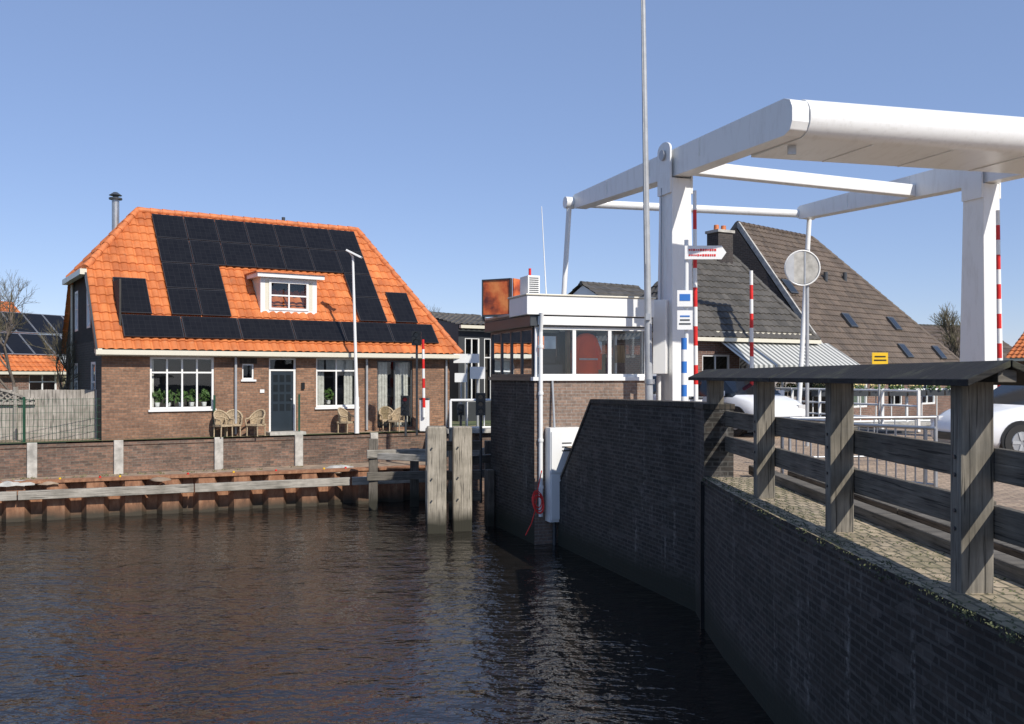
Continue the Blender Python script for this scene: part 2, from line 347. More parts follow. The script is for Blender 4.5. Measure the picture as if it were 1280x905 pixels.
mb=MB(); mb.poly([V(-13.8,24.3,LZ+.006),V(-4.2,29.2,LZ+.006),V(-2.6,30.0,LZ+.006),V(-1.0,33,LZ+.006),V(-14,27,LZ+.006)],'paving'); mb.done('patio_pavement',fix=False)
mb=MB()
fq=[(-2.6,29.9),(-2.0,28.6),(3,30.2),(14,33),(60,46)]
for i in range(len(fq)-1):
    a,b_=fq[i],fq[i+1]; mb.poly([V(*a,-1),V(*b_,-1),V(*b_,LZ+.05),V(*a,LZ+.05)],'brick_quay')
    mb.beam(V(*a,LZ+.06),V(*b_,LZ+.06),.35,.12,'concrete')
mb.done('canal_quay_wall',fix=False)
mb=MB()
for i in range(len(qwall)-1):
    a,b_=Vector((*qwall[i],0)),Vector((*qwall[i+1],0)); d=(b_-a).normalized(); n=Vector((d.y,-d.x,0))
    mb.prism([a+Z*.3,b_+Z*.3,b_+Z*1.72,a+Z*1.72],-n*.22,'brick_quay')
    mb.prism([a+n*.03+Z*1.723,b_+n*.03+Z*1.723,b_+n*.03+Z*1.80,a+n*.03+Z*1.80],-n*.30,'brick_quay')
g=group('brick_quay_wall',(-9,26,1)); mb.done('brickwork',g)
mb=MB()
q0,q1=Vector((*qwall[1],0)),Vector((*qwall[2],0)); qd=(q1-q0).normalized(); qn=Vector((qd.y,-qd.x,0))
def on_line(p0,d,px):
    k=(px-640)/FL; return (p0.x-k*p0.y)/(k*d.y-d.x)
for px in (-70,40,148,273,373,467):
    s=on_line(q0,qd,px); c=q0+qd*s; fr=Fr((c.x,c.y),qd,-qn); mb.box(fr,-.12,.12,-.09,.02,.75,1.86,'concrete')
mb.done('concrete_posts',g,.015)
mb=MB()
mb.poly([V(-60,1.4,.93),V(-14.5,22.35,.93),V(-14.7,23.35,.95),V(-60,2.45,.95)],'sand'); mb.poly([V(-14.5,22.35,.93),V(-4.73,26.4,.93),V(-2.2,27.5,.93),V(-2.6,29.8,.95),V(-4.26,28.85,.95),V(-14.7,23.35,.95)],'sand')
for i in range(45):
    s=random.uniform(0,1); p=Vector((-14.5,23.1,.96)).lerp(Vector((-4.6,27.9,.96)),s); clump(mb,p+V(0,random.uniform(-.2,.2),0),.1,8,'drygrass',.03,.4)
mb.done('bank_grass',fix=False)
mb=MB()
for px,py,w in ((425,583,.5),(412,586,.35),(25,601,.4),(8,602,.4),(58,600,.3),(200,596,.3),(560,575,.3)):
    p=S(px,py,(CZ-1.0)*FL/(py-HY)); 
    vs=[];n=10
    for j in range(5):
        ph=j/4*math.pi/2
        for i in range(n):
            t=2*math.pi*i/n; rr=w*math.cos(ph)*(1+.2*random.uniform(-1,1)); vs.append(p+V(math.cos(t)*rr,math.sin(t)*rr*.45,-.1+.28*w*math.sin(ph)+random.uniform(-.015,.015)))
    mb.add(vs,[(j*n+i,j*n+(i+1)%n,(j+1)*n+(i+1)%n,(j+1)*n+i) for j in range(4) for i in range(n)],'tarp' if w>.36 else 'sand',True)
mb.done('sandbag_heap')
g=group('sheet_pile_wall',(-9,24,0)); mb=MB()
prof=[]
for i in range(len(pile)-1):
    a,b_=Vector((*pile[i],0)),Vector((*pile[i+1],0)); d=(b_-a).normalized(); n=Vector((d.y,-d.x,0)); L=(b_-a).length; s=0
    while s<L-.01:
        for ds,off in ((0,0),(.25,0),(.38,.26),(.78,.26),(.9,0)):
            if s+ds<L: prof.append(a+d*(s+ds)+n*(off-.12))
        s+=.9
nP=len(prof)
mb.add([p+Z*-1 for p in prof]+[p+Z*(.93) for p in prof],[(i,i+1,nP+i+1,nP+i) for i in range(nP-1)],'rust')
for i in range(1,len(pile)-1):
    a,b_=Vector((*pile[i],0)),Vector((*pile[i+1],0)); d=(b_-a).normalized(); n=Vector((d.y,-d.x,0)); mb.beam(a+Z*.965,b_+Z*.965,.36,.07,'rust')
mb.beam(V(*pile[0],.965),V(*pile[1],.965),.36,.07,'rust')
mb.done('sheet_piles',g,fix=False)
mb=MB()
a,b_=V(-16,21.55,.66),V(-4.55,26.1,.68); 
for k in range(3):
    mb.beam(a.lerp(b_,k/3+.001)+V(.06,-.12,0),a.lerp(b_,(k+1)/3-.001)+V(.06,-.12,0),.13,.22,'wood_pale_h')
mb.beam(V(-4.45,26.0,.68),V(-2.35,26.6,.70),.16,.22,'wood_pale_h')
mb.beam(V(-60,1.0,.66),V(-16.05,21.4,.66),.16,.23,'wood_pale_h')
mb.done('timber_waling',g,.015)
mb=MB()
for k,px in enumerate((75,125,150,235,292,345,405,432)):
    s=on_line(Vector((-14.5,22.3,0)),Vector((9.77,4.05,0)).normalized(),px); c=Vector((-14.5,22.3,0))+Vector((9.77,4.05,0)).normalized()*s
    mb.cyl(c+Z*1.0,c+Z*1.04,.03,.03,'red' if k%2 else 'yellow',8)
mb.done('marker_caps',g)

# ------------------------------------------------------------ dolphin (mooring piles)
def pileobj(mb,p,w,z1,mat='wood_pale'):
    fr=Fr((p[0],p[1]),(1,.12),(-.12,1)); mb.box(fr,-w/2,w/2,-w/2,w/2,-1,z1,mat)
g=group('mooring_dolphin',(-1.6,21.6,0)); mb=MB()
for px,d,zt in ((545.5,21.6,2.44),(577.5,21.9,2.42)): pileobj(mb,((px-640)/FL*d,d),.44,zt)
for px,d in ((541,23.4),(570,23.6)): pileobj(mb,((px-640)/FL*d,d),.36,2.3)
mb.done('piles',g,.03)
mb=MB()
for z in (.75,1.25,1.95):
    mb.beam(V(-2.0,22.02,z),V(-.75,22.3,z),.14,.22,'wood_h')
mb.beam(V(-3.4,23.95,1.55),V(-1.9,23.2,1.55),.16,.16,'wood_pale_h'); mb.beam(V(-1.2,23.3,1.5),V(-.5,24,1.5),.16,.2,'wood_h')
mb.beam(V(-1.9,22,.9),V(-1.9,23.6,.9),.12,.2,'wood_h'); mb.beam(V(-1.0,22.2,.9),V(-1.2,23.6,.9),.12,.2,'wood_h')
for x,y in ((-1.83,21.36),(-1.25,21.66)):
    for z in (.75,1.25,1.95): mb.cyl((x,y,z),(x,y-.04,z),.02,.02,'grey_dark',8)
mb.done('cross_beams',g,.015)
g=group('jetty_fender',(-3.4,25,0)); mb=MB()
for x,y,zt in ((-3.75,25.3,1.9),(-2.7,25.9,1.6),(-1.3,26.4,1.8),(-.6,24.6,1.9)): pileobj(mb,(x,y),.24,zt,'wood_pile_old')
mb.beam(V(-3.9,25.15,1.5),V(-.4,26.0,1.5),.14,.22,'wood_pale_h'); mb.beam(V(-3.9,25.15,.9),V(-.4,26.0,.9),.14,.22,'wood_h')
mb.done('fender_timbers',g,.012)

# ------------------------------------------------------------ main house
u=Vector((.8427,.5386)); v_=Vector((-.5386,.8427)); H=Fr((-11.15,25.43),u,v_); HL=10.76; HW=7.0
hg=group('brick_house',(-7,30,1.8))
def rz(t): return 4.606+1.184*t
openings=[(1.25,3.02,2.66,4.14),(3.83,4.18,3.5,3.96),(4.63,5.47,1.9,4.14),(6.1,7.46,2.64,4.16),(8.14,9.4,1.95,4.1)]
mb=MB(); wall_open(mb,H,0,HL,1.2,4.6,openings,'brick_house')
mb.poly([H.p(HL,0,1.2),H.p(HL,HW,1.2),H.p(HL,HW,4.6),H.p(HL,0,4.6)],'brick_house'); mb.poly([H.p(0,HW,1.2),H.p(HL,HW,1.2),H.p(HL,HW,4.6),H.p(0,HW,4.6)],'brick_house')
mb.done('front_walls',hg,fix=False)
mb=MB()
for l,r,b_,tt in openings: 
    if tt<4.0: mb.box(H,l-.08,r+.08,-.006,.02,tt+.004,tt+.16,'brick_cap')
mb.done('lintel',hg)
mb=MB(); zh=6.62
lo=[(1.0,1.75,2.75,4.0),(4.4,5.1,2.75,4.0),(1.9,2.55,5.0,6.25),(4.3,4.95,5.0,6.25)]
Hl=Fr(H.p(0,0,0)[:2],v_,u)
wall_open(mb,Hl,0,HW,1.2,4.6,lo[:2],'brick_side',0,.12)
mb.done('side_wall',hg,fix=False)
mb=MB()
def gz(t): return min(rz(t),rz(HW-t),zh)
A=sorted([0,1.7,1.9,2.55,4.3,4.95,5.3,7])
for i in range(len(A)-1):
    a0,a1=A[i],A[i+1]; op=[o for o in lo[2:] if o[0]<(a0+a1)/2<o[1]]
    if op:
        mb.poly([Hl.p(a0,0,4.6),Hl.p(a1,0,4.6),Hl.p(a1,0,5.0),Hl.p(a0,0,5.0)],'darkwood'); mb.poly([Hl.p(a0,0,6.25),Hl.p(a1,0,6.25),Hl.p(a1,0,gz(a1)),Hl.p(a0,0,gz(a0))],'darkwood')
    else: mb.poly([Hl.p(a0,0,4.6),Hl.p(a1,0,4.6),Hl.p(a1,0,gz(a1)),Hl.p(a0,0,gz(a0))],'darkwood')
mb.done('side_gable',hg,fix=False)
mb=MB()
for l,r,b_,tt in lo: window(mb,Hl,l,r,b_,tt,-.01,1,(.55,1),.07)
window(mb,H,1.25,3.02,2.66,4.14,.05,4,(.72,1),.06)
window(mb,H,3.83,4.18,3.5,3.96,.05,1,(1,),.045)
window(mb,H,6.1,7.46,2.64,4.16,.05,2,(.76,1),.06)
window(mb,H,8.14,9.4,1.95,4.1,.05,2,(1,),.05,'grey_dark')
for l,r,b_,tt in (openings[0],openings[3],openings[1]): mb.box(H,l-.05,r+.05,-.06,.1,b_-.06,b_-.003,'white_clean')
mb.done('windows',hg)
mb=MB(); mb.box(H,.3,HL-.3,.9,1.0,1.9,4.4,'interior'); mb.box(H,.3,HL-.3,.2,.9,4.4,4.45,'interior'); mb.box(H,.3,HL-.3,.2,.95,1.85,1.9,'interior')
for x in (.3,3.5,5.9,7.8,HL-.3): mb.box(H,x-.03,x+.03,.2,.95,1.9,4.4,'interior')
mb.box(Hl,.3,HW-.3,.5,.55,1.9,6.3,'interior')
for l,r in ((6.15,6.5),(7.1,7.42),(8.2,8.6),(8.85,9.35),(1.3,1.42)):
    n=int((r-l)/.05)
    for i in range(n): mb.box(H,l+i*.05,l+i*.05+.048,.22+.02*(i%2),.24+.02*(i%2),2.0 if l>8 else 2.7,4.1,'curtain')
mb.box(H,6.5,7.1,.2,.21,3.75,4.1,'curtain')
mb.done('rooms',hg)
mb=MB()
for a in (1.5,1.8,2.15,2.45,2.8,6.6): 
    p=H.p(a,.27,2.85); mb.cyl(p-Z*.12,p,.06,.08,'white_clean',8); clump(mb,p+Z*.17,.17,60,'leaf',.07,1.2)
mb.done('window_plants',hg,fix=False)
mb=MB(); window(mb,H,4.63,5.47,3.75,4.14,.05,1,(1,),.05)
mb.box(H,4.63,4.70,.05,.12,1.9,3.747,'white_clean'); mb.box(H,5.40,5.47,.05,.12,1.9,3.747,'white_clean')
mb.box(H,4.703,5.397,.075,.12,1.95,3.74,'door')
for i in range(3):
    for j in range(4): mb.box(H,4.78+i*.2,4.92+i*.2,.068,.074,2.55+j*.29,2.76+j*.29,'carglass')
mb.cyl(H.p(5.33,.03,2.9),H.p(5.33,.075,2.9),.025,.025,'metal',8)
mb.box(H,4.5,5.6,-.5,.05,1.85,1.94,'concrete'); mb.box(H,5.62,5.72,-.06,-.003,3.2,3.4,'black'); mb.box(H,4.35,4.48,-.03,-.003,3.1,3.2,'white_clean')
mb.done('front_door',hg)
RL=(1.59,3.5,8.75); RR=(8.95,3.5,8.75)
z0=rz(-.25); ER=HL+.3
tiled('front_roof',[H.p(-.15,-.25,z0),H.p(ER,-.25,z0),H.p(*RR),H.p(*RL),H.p(-.15,1.75,rz(1.75))],'orange',hg)
tiled('rear_roof',[H.p(ER,HW+.25,z0),H.p(-.15,HW+.25,z0),H.p(-.15,HW-1.75,rz(1.75)),H.p(*RL),H.p(*RR)],'orange',hg)
tiled('hip_roof_left',[H.p(-.15,HW-1.75,rz(1.75)),H.p(-.15,1.75,rz(1.75)),H.p(*RL)],'orange',hg)
tiled('hip_roof_right',[H.p(ER,-.25,z0),H.p(ER,HW+.25,z0),H.p(*RR)],'orange',hg)
def caps(mb,p0,p1,mat='ridge',r=.10,L=.36):
    p0=Vector(p0);p1=Vector(p1); n=max(1,int((p1-p0).length/L))
    for i in range(n): mb.cyl(p0.lerp(p1,i/n),p0.lerp(p1,(i+1.08)/n),r*1.12,r*.9,mat,10)
mb=MB()
up=Z*.03
caps(mb,H.p(*RL)+up,H.p(*RR)+up); caps(mb,H.p(-.15,1.75,rz(1.75))+up,H.p(*RL)+up); caps(mb,H.p(ER,-.25,z0)+up,H.p(*RR)+up); caps(mb,H.p(ER,HW+.25,z0)+up,H.p(*RR)+up); caps(mb,H.p(-.15,HW-1.75,rz(1.75))+up,H.p(*RL)+up)
mb.done('ridge_tiles',hg)
mb=MB()
mb.box(H,-.2,ER+.05,-.40,-.24,z0-.13,z0+.0,'cream'); mb.box(H,-.15,ER,-.24,0.0,z0-.16,z0-.06,'cream')
mb.box(Hl,1.6,HW-1.6,-.32,-.14,6.5,6.66,'cream')
mb.box(H,ER,ER+.12,-.25,HW+.25,z0-.13,z0,'cream')
mb.beam(H.p(-.17,-.3,z0-.02),H.p(-.17,1.75,rz(1.75)-.02),.05,.10,'grey_dark')
mb.box(Hl,-.3,.0,-.18,-.03,4.22,4.34,'cream')
for a in (3.62,7.75,10.6):
    mb.cyl(H.p(a,-.07,1.9),H.p(a,-.07,4.2),.04,.04,'greymetal',8)
mb.cyl(Hl.p(5.2,-.06,1.9),Hl.p(5.2,-.06,6.5),.04,.04,'cream',8)
mb.done('gutters',hg)
mb=MB(); DT=.78; dl,dr=4.62,6.42; zb=rz(DT)-.02; dt=6.62
D=H
mb.box(D,dl,dl+.14,DT,DT+.12,zb,dt,'white_clean'); mb.box(D,dr-.14,dr,DT,DT+.12,zb,dt,'white_clean')
mb.box(D,dl+.14,dr-.14,DT,DT+.1,zb,zb+.12,'white_clean'); mb.box(D,dl+.14,dr-.14,DT,DT+.1,dt-.08,dt,'white_clean')
window(mb,D,dl+.26,dr-.28,zb+.123,dt-.083,DT-.03,2,(.5,1),.07,'white_clean')
mb.box(D,dl+.14,dl+.26,DT,DT+.1,zb+.12,dt-.08,'cream'); mb.box(D,dr-.28,dr-.14,DT,DT+.1,zb+.12,dt-.08,'cream')
mb.box(D,dl-.15,dr+.18,DT-.2,DT+1.5,dt+.003,dt+.13,'white_clean'); mb.box(D,dl-.2,dr+.23,DT-.25,DT+1.5,dt+.133,dt+.17,'ridge')
tt2=(dt-4.606)/1.184
for a in (dl,dr): mb.poly([D.p(a,DT+.1,zb),D.p(a,DT+.1,dt),D.p(a,tt2,dt)],'cream')
mb.box(D,dl+.2,dr-.2,DT+.6,DT+.65,zb+.3,dt-.1,'black'); mb.box(D,dl+.15,dr-.15,DT+.12,DT+.6,zb+.28,zb+.3,'black')
mb.done('dormer',hg)
mb=MB()
ey=(H.p(0,1,rz(1))-H.p(0,0,rz(0))).normalized(); nx=H.x.cross(ey).normalized()
def panel(a0,a1,t0,t1):
    g_=.010
    pts=[H.p(a0+g_,t0+g_,rz(t0+g_)),H.p(a1-g_,t0+g_,rz(t0+g_)),H.p(a1-g_,t1-g_,rz(t1-g_)),H.p(a0+g_,t1-g_,rz(t1-g_))]
    lo_=[p+nx*.085 for p in pts]; hi=[p+nx*.125 for p in pts]; mb.hexa(lo_+hi,'panelframe')
    c=sum(hi,Vector())/4; ins=[p+(c-p).normalized()*.035+nx*.003 for p in hi]; mb.poly(ins,'panel')
ts=[3.38,2.68,1.98,1.28,.58]; cw=.97; a0=1.95
for r in range(2):
    for c in range(7): panel(a0+c*cw,a0+(c+1)*cw,ts[r+1],ts[r])
for r in (2,3):
    for c in (0,1): panel(a0+c*.86,a0+(c+1)*.86,ts[r+1],ts[r])
    panel(a0+6*cw,a0+7*cw,ts[r+1],ts[r])
panel(.5,1.42,.58,1.5); panel(9.05,9.85,.58,1.48)
for c in range(6): panel(.55+c*1.63,.55+(c+1)*1.63,.0,.55)
mb.done('solar_panels',hg,fix=False)
mb=MB(); p=H.p(1.05,4.1,8.0); mb.cyl(p,p+Z*1.15,.11,.11,'metal',12); mb.cyl(p+Z*1.15,p+Z*1.2,.2,.2,'grey_dark',12); mb.cyl(p+Z*1.28,p+Z*1.38,.2,.06,'grey_dark',12)
mb.cyl(p+Z*1.2,p+Z*1.28,.09,.09,'grey_dark',10); p=H.p(6.3,3.6,8.8); mb.cyl(p,p+Z*.2,.06,.06,'grey_dark',8)
mb.done('flue_pipe',hg)

# ------------------------------------------------------------ garden things
def chair(p,rot,k=.78):
    mb=MB(); c,s=math.cos(rot),math.sin(rot); fr0=Fr((p[0],p[1]),(c,s),(-s,c)); z=p[2]
    class Q:
        def p(self,a,t,zz): return fr0.p(a*k,t*k,z+(zz-z)*k)
    fr=Q()
    for a in (-.24,.24):
        for t in (-.22,.22): mb.cyl(fr.p(a,t,z),fr.p(a*.95,t,z+.42),.02,.02,'wicker',6)
    mb.box(fr,-.27,.27,-.26,.26,z+.38,z+.45,'wicker')
    n=12; pts=[]
    for i in range(n+1):
        th=math.pi*(i/n); pts.append((.29*math.cos(th),.26*math.sin(th)+.02,.66+.30*math.sin(th)))
    for i in range(n):
        a,b_=pts[i],pts[i+1]; mb.cyl(fr.p(a[0],a[1],z+.45),fr.p(a[0]*1.08,a[1]*1.1,z+a[2]),.015,.015,'wicker',5); m0=((a[0]+b_[0])/2,(a[1]+b_[1])/2); mb.cyl(fr.p(m0[0],m0[1],z+.45),fr.p(m0[0]*1.08,m0[1]*1.1,z+(a[2]+b_[2])/2),.015,.015,'wicker',5)
        mb.cyl(fr.p(a[0]*1.08,a[1]*1.1,z+a[2]),fr.p(b_[0]*1.08,b_[1]*1.1,z+b_[2]),.028,.028,'wicker',6); mb.cyl(fr.p(a[0]*1.04,a[1]*1.05,z+a[2]*.5+.25),fr.p(b_[0]*1.04,b_[1]*1.05,z+b_[2]*.5+.25),.02,.02,'wicker',5)
    for sg in (-1,1): mb.cyl(fr.p(.3*sg,.03,z+.66),fr.p(.29*sg,-.26,z+.62),.025,.025,'wicker',6); mb.cyl(fr.p(.29*sg,-.26,z+.62),fr.p(.25*sg,-.24,z+.4),.02,.02,'wicker',6)
    mb.done('wicker_chair')
for px,d,r in ((279,26.8,.9),(320,27.2,-.4),(292,27.1,.3),(433,28.7,1.1),(497,29.4,-.5),(484,29.9,.4)): chair(((px-640)/FL*d,d,LZ+.01),r)
g=group('wooden_fence',(-14,25.5,LZ)); mb=MB()
a,b_=V(-19.5,24.2,0),V(-11.45,26.1,0); n=46
for i in range(n):
    p0=a.lerp(b_,i/n); p1=a.lerp(b_,(i+.95)/n); h=3.22+random.uniform(-.006,.006); off=V(0,.008*(i%2),0)
    mb.prism([p0+off+Z*1.8,p1+off+Z*1.8,p1+off+Z*h,p0+off+Z*h],V(0,.02,0),'fencewood')
for i in (0,11,22,34,46): 
    p=a.lerp(b_,i/n); mb.cbox(p+V(0,-.05,2.55),.09,.09,1.5,'fencewood')
mb.done('boards',g)
mb=MB(); k0,k1=a.lerp(b_,.52),a.lerp(b_,.80)
for i in range(17):
    for sg in (0,1):
        s0=(i/16); s1=s0+(.16 if sg else -.16)
        if 0<=s1<=1: 
            h1=.38*max(.25,math.sin(math.pi*s1)); mb.beam(k0.lerp(k1,s0)+V(0,-.06-.02*sg,2.86),k0.lerp(k1,s1)+V(0,-.06-.02*sg,2.86+h1),.015,.03,'fencewood')
for i in range(16):
    h=lambda s:2.88+.38*max(.25,math.sin(math.pi*s)); mb.beam(k0.lerp(k1,i/16)+V(0,-.08,h(i/16)),k0.lerp(k1,(i+1)/16)+V(0,-.08,h((i+1)/16)),.06,.06,'fencewood')
mb.beam(k0+V(0,-.08,2.85),k1+V(0,-.08,2.85),.05,.06,'fencewood'); mb.done('lattice_panel',g)
g=group('green_mesh_fence',(-12,25,LZ)); mb=MB()
base=q0-qn*.35
def fp(px):
    s=on_line(base,qd,px); return base+qd*s
for px in (-90,30,153,268,374): p=fp(px); mb.beam(p+Z*1.75,p+Z*3.05,.05,.05,'green',(1,0,0))
pa,pb=fp(-90),fp(153); Ln=(pb-pa).length; n=int(Ln/.09)
for i in range(n): p=pa.lerp(pb,i/n); mb.beam(p+Z*1.85,p+Z*3.0,.007,.007,'green',(1,0,0))
for k in range(7): mb.beam(pa+Z*(1.9+k*.18),pb+Z*(1.9+k*.18),.008,.008,'green')
mb.done('mesh_panels',g)
mb=MB()
for i in range(16): clump(mb,V(-20+i*.32,27.2+random.uniform(-.3,.3),2.5+random.uniform(0,.7)),.4,110,'leaf',.06)
mb.done('garden_hedge',fix=False)

# ------------------------------------------------------------ street lamp
g=group('street_lamp',(-4.85,28.9,LZ)); mb=MB(); b0=V((446-640)/FL*28.6,28.6,LZ); t0=S(441,320,28.6)
mb.cyl(b0,b0+Z*1.1,.075,.07,'white_clean',12); mb.cyl(b0+Z*1.1,t0,.055,.035,'white_clean',12); mb.done('pole',g)
mb=MB(); mb.cyl(t0-Z*.02,t0+V(-.1,-.05,.12),.03,.03,'white_clean',8)
mb.beam(t0+V(-.18,-.05,.17),t0+V(.28,-.08,-.06),.2,.06,'white_clean'); mb.done('lamp_head',g,.02)
# ------------------------------------------------------------ signals and barriers
def barrier(name,p,z0,z1,r,seg,lean=(0,0),base=True,basez=None):
    g=group(name,(p[0],p[1],z0)); mb=MB(); n=int((z1-z0)/seg); P0=V(p[0],p[1],z0); P1=V(p[0]+lean[0],p[1]+lean[1],z1)
    for i in range(n): mb.cyl(P0.lerp(P1,i/n),P0.lerp(P1,(i+1)/n),r*(1-.2*i/n),r*(1-.2*(i+1)/n),'red' if i%2 else 'white_clean',10)
    mb.done('striped_boom',g)
    if base:
        mb=MB(); bz=basez; mb.cbox((p[0],p[1]+.22,bz+.5),.30,.3,1.0,'white_clean'); mb.cbox((p[0],p[1]+.22,bz+1.03),.34,.36,.05,'grey_dark'); mb.done('drive_cabinet',g,.02)
def xy(px,d): return ((px-640)/FL*d,d)
barrier('barrier_boom',xy(530,29.5),2.3,4.75,.05,.3,(-.03,0),True,LZ)
barrier('barrier_boom',xy(940,24),3.0,6.3,.055,.36,(-.02,0),True,2.1)
barrier('barrier_boom',xy(1250,21.2),3.0,7.35,.055,.33,(-.05,0),True,2.1)
barrier('barrier_boom',xy(870,20.2),3.0,7.6,.05,.4,(-.03,0),True,2.1)
def boat_signal(px,py,d,zb,n=3,k=.7,lit=True):
    g=group('boat_traffic_signal',(xy(px,d)[0],d,zb)); mb=MB(); P=S(px,py,d)
    mb.cyl((P.x,P.y,zb),(P.x,P.y,P.z),.035,.035,'grey_dark',8); mb.cbox(P+V(0,-.08,0),.34*k,.12,.26*n*k,'black')
    for i in range(n):
        c=P+V(0,-.145,(i-(n-1)/2)*.25*k); mb.cyl(c,c+V(0,-.015,0),.08*k,.08*k,'red' if (i==n-1 and lit) else 'carglass',12)
        for q in range(8):
            a_=math.pi*q/8;b2=math.pi*(q+1)/8; mb.poly([c+V(.095*k*math.cos(a_),0,.095*k*math.sin(a_)),c+V(.095*k*math.cos(b2),0,.095*k*math.sin(b2)),c+V(.095*k*math.cos(b2),-.12,.095*k*math.sin(b2)),c+V(.095*k*math.cos(a_),-.12,.095*k*math.sin(a_))],'black')
    mb.done('signal_head_and_pole',g)
boat_signal(521,423,27.6,LZ,2,.8,False); boat_signal(507,507,27.3,LZ,3,.75); boat_signal(601,505,22.9,.5,3,.7,False); boat_signal(576,512,26.0,.2,2,.6,False)
# ------------------------------------------------------------ control house
K=Fr((.48,20.0),(.942,.336),(-.336,.942)); cg=group('bridge_control_house',(1.5,21.5,3)); KL=2.69; KW=2.97
Kl=Fr((.48,20.0),(-.336,.942),(.942,.336))
mb=MB(); mb.poly([K.p(0,0,-1),K.p(KL,0,-1),K.p(KL,0,3.52),K.p(0,0,3.52)],'brick_ctrl')
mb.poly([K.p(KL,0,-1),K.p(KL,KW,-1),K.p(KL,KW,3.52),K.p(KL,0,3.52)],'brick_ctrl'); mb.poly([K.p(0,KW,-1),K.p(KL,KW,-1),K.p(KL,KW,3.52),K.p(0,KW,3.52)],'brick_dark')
mb.poly([K.p(0,0,-1),K.p(0,KW,-1),K.p(0,KW,3.52),K.p(0,0,3.52)],'brick_dark'); mb.box(K,.02,KL-.02,.02,KW-.02,3.0,3.06,'interior')  # left face takes a darker brick than the front: its shade is in the colour
mb.done('brick_base',cg,fix=False)
mb=MB()
mb.box(K,-.05,KL+.05,-.06,.1,3.5,3.58,'white_clean'); mb.box(K,-.06,.1,.103,KW,3.5,3.58,'grey_dark')
window(mb,K,0.02,KL,3.583,4.66,0,3,(1,),.06,'white_clean',.08)
window(mb,Kl,.12,KW,3.583,4.66,0,4,(1,),.06,'grey_dark',.07)
Kr=Fr(K.p(KL,0,0)[:2],(-.336,.942),(-.942,-.336)); window(mb,Kr,.12,KW,3.583,4.66,0,2,(1,),.07,'white_clean',.08)
mb.box(K,0,KL,KW-.1,KW,3.58,4.0,'interior'); 
window(mb,K,0.1,KL-.1,4.0,4.66,KW-.1,3,(1,),.07,'grey_dark',.08)
mb.done('windows',cg)
mb=MB(); mb.box(K,-.12,KL+.10,-.06,KW+.12,4.663,4.90,'grey_dark')
mb.box(K,-.22,KL+.12,-.13,1.0,4.905,5.31,'white_clean'); mb.box(K,-.25,KL+.15,-.16,1.04,5.313,5.35,'cream'); mb.box(K,.05,KL+.08,-.09,-.063,4.69,4.88,'white_clean')
mb.box(K,-.15,-.123,-.1,KW+.14,4.95,5.0,'metal'); mb.box(K,-.13,KL+.1,1.003,KW+.13,4.903,4.97,'grey_dark')
mb.done('flat_roof',cg,.012)
mb=MB()
mb.box(K,.25,KL-.2,1.8,2.3,3.06,3.8,'interior'); mb.box(K,.2,.8,.35,.8,3.06,3.85,'grey_dark'); mb.box(K,.3,.7,.5,.55,3.88,4.2,'black')
mb.box(K,.12,.5,2.3,2.6,3.06,4.5,'oak'); mb.box(K,1.8,2.15,1.0,1.5,3.06,4.1,'oak'); mb.box(K,2.2,2.45,.6,.63,3.9,4.3,'oak'); mb.box(K,.88,.96,.3,.4,3.06,4.66,'oak')
mb.box(K,.9,1.8,.75,.8,3.06,4.6,'interior')
mb.done('desk_and_cupboards',cg)
mb=MB()
ring=[(4.54,.06,.05),(4.51,.17,.08),(4.44,.25,.10),(4.25,.24,.11),(4.0,.25,.12),(3.8,.28,.13),(3.62,.30,.13)]; n=14; vs=[]
cc=K.p(1.30,.22,0)
for z,rx,ry in ring:
    for i in range(n):
        t=2*math.pi*i/n; w=1+.07*math.sin(5*t+z*9); vs.append(cc+K.x*rx*w*math.cos(t)+K.y*ry*w*math.sin(t)+Z*z)
mb.add(vs,[(j*n+i,j*n+(i+1)%n,(j+1)*n+(i+1)%n,(j+1)*n+i) for j in range(len(ring)-1) for i in range(n)],'coat',True)
for sg in (-1,1): mb.cyl(cc+K.x*.18*sg+Z*4.42,cc+K.x*.30*sg+Z*4.1-K.y*.02,.08,.075,'coat',10); mb.cyl(cc+K.x*.30*sg+Z*4.1-K.y*.02,cc+K.x*.30*sg+Z*3.74-K.y*.03,.075,.065,'coat',10)
mb.box(K,1.08,1.52,.078,.086,3.95,3.99,'curtain'); mb.done('hivis_coat',cg)
mb=MB(); P=K.p(.12,-.06,0)
mb.cyl(P+Z*.6,P+Z*4.55,.045,.045,'white_clean',10); mb.cyl(P+Z*4.55,P+V(.02,-.12,4.95),.045,.045,'white_clean',10)
for z in (1.2,2.2,3.2,4.2): mb.cyl(P+Z*z,P+Z*(z+.06),.06,.06,'white_clean',10)
mb.done('drainpipe',cg)
mb=MB(); mb.box(K,.24,.98,-.3,-.01,.5,2.5,'white_clean'); mb.box(K,.26,.96,-.33,-.303,1.55,2.42,'white_clean'); mb.box(K,.26,.96,-.33,-.303,.56,1.5,'white_clean')
for z in (2.0,2.08,2.16): mb.box(K,.5,.72,-.336,-.331,z,z+.03,'grey_dark')
mb.cyl(K.p(.4,-.15,.0),K.p(.4,-.15,.5),.04,.04,'grey_dark',8); mb.cyl(K.p(.4,-.15,2.5),K.p(.4,-.03,3.5),.025,.025,'greymetal',8)
mb.done('meter_cabinet',cg,.01)
mb=MB(); pc=S(621,374,21.9); bf=Fr((pc.x,pc.y),(.86,-.50),(.50,.86)); w=.36
mb.box(bf,-w,w,-.02,.02,5.04,5.84,'board'); mb.box(bf,-w-.03,-w-.003,-.04,.05,4.9,5.87,'grey_dark'); mb.box(bf,w+.003,w+.03,-.04,.05,4.9,5.87,'grey_dark'); mb.box(bf,-w,w,-.04,.05,5.843,5.87,'grey_dark')
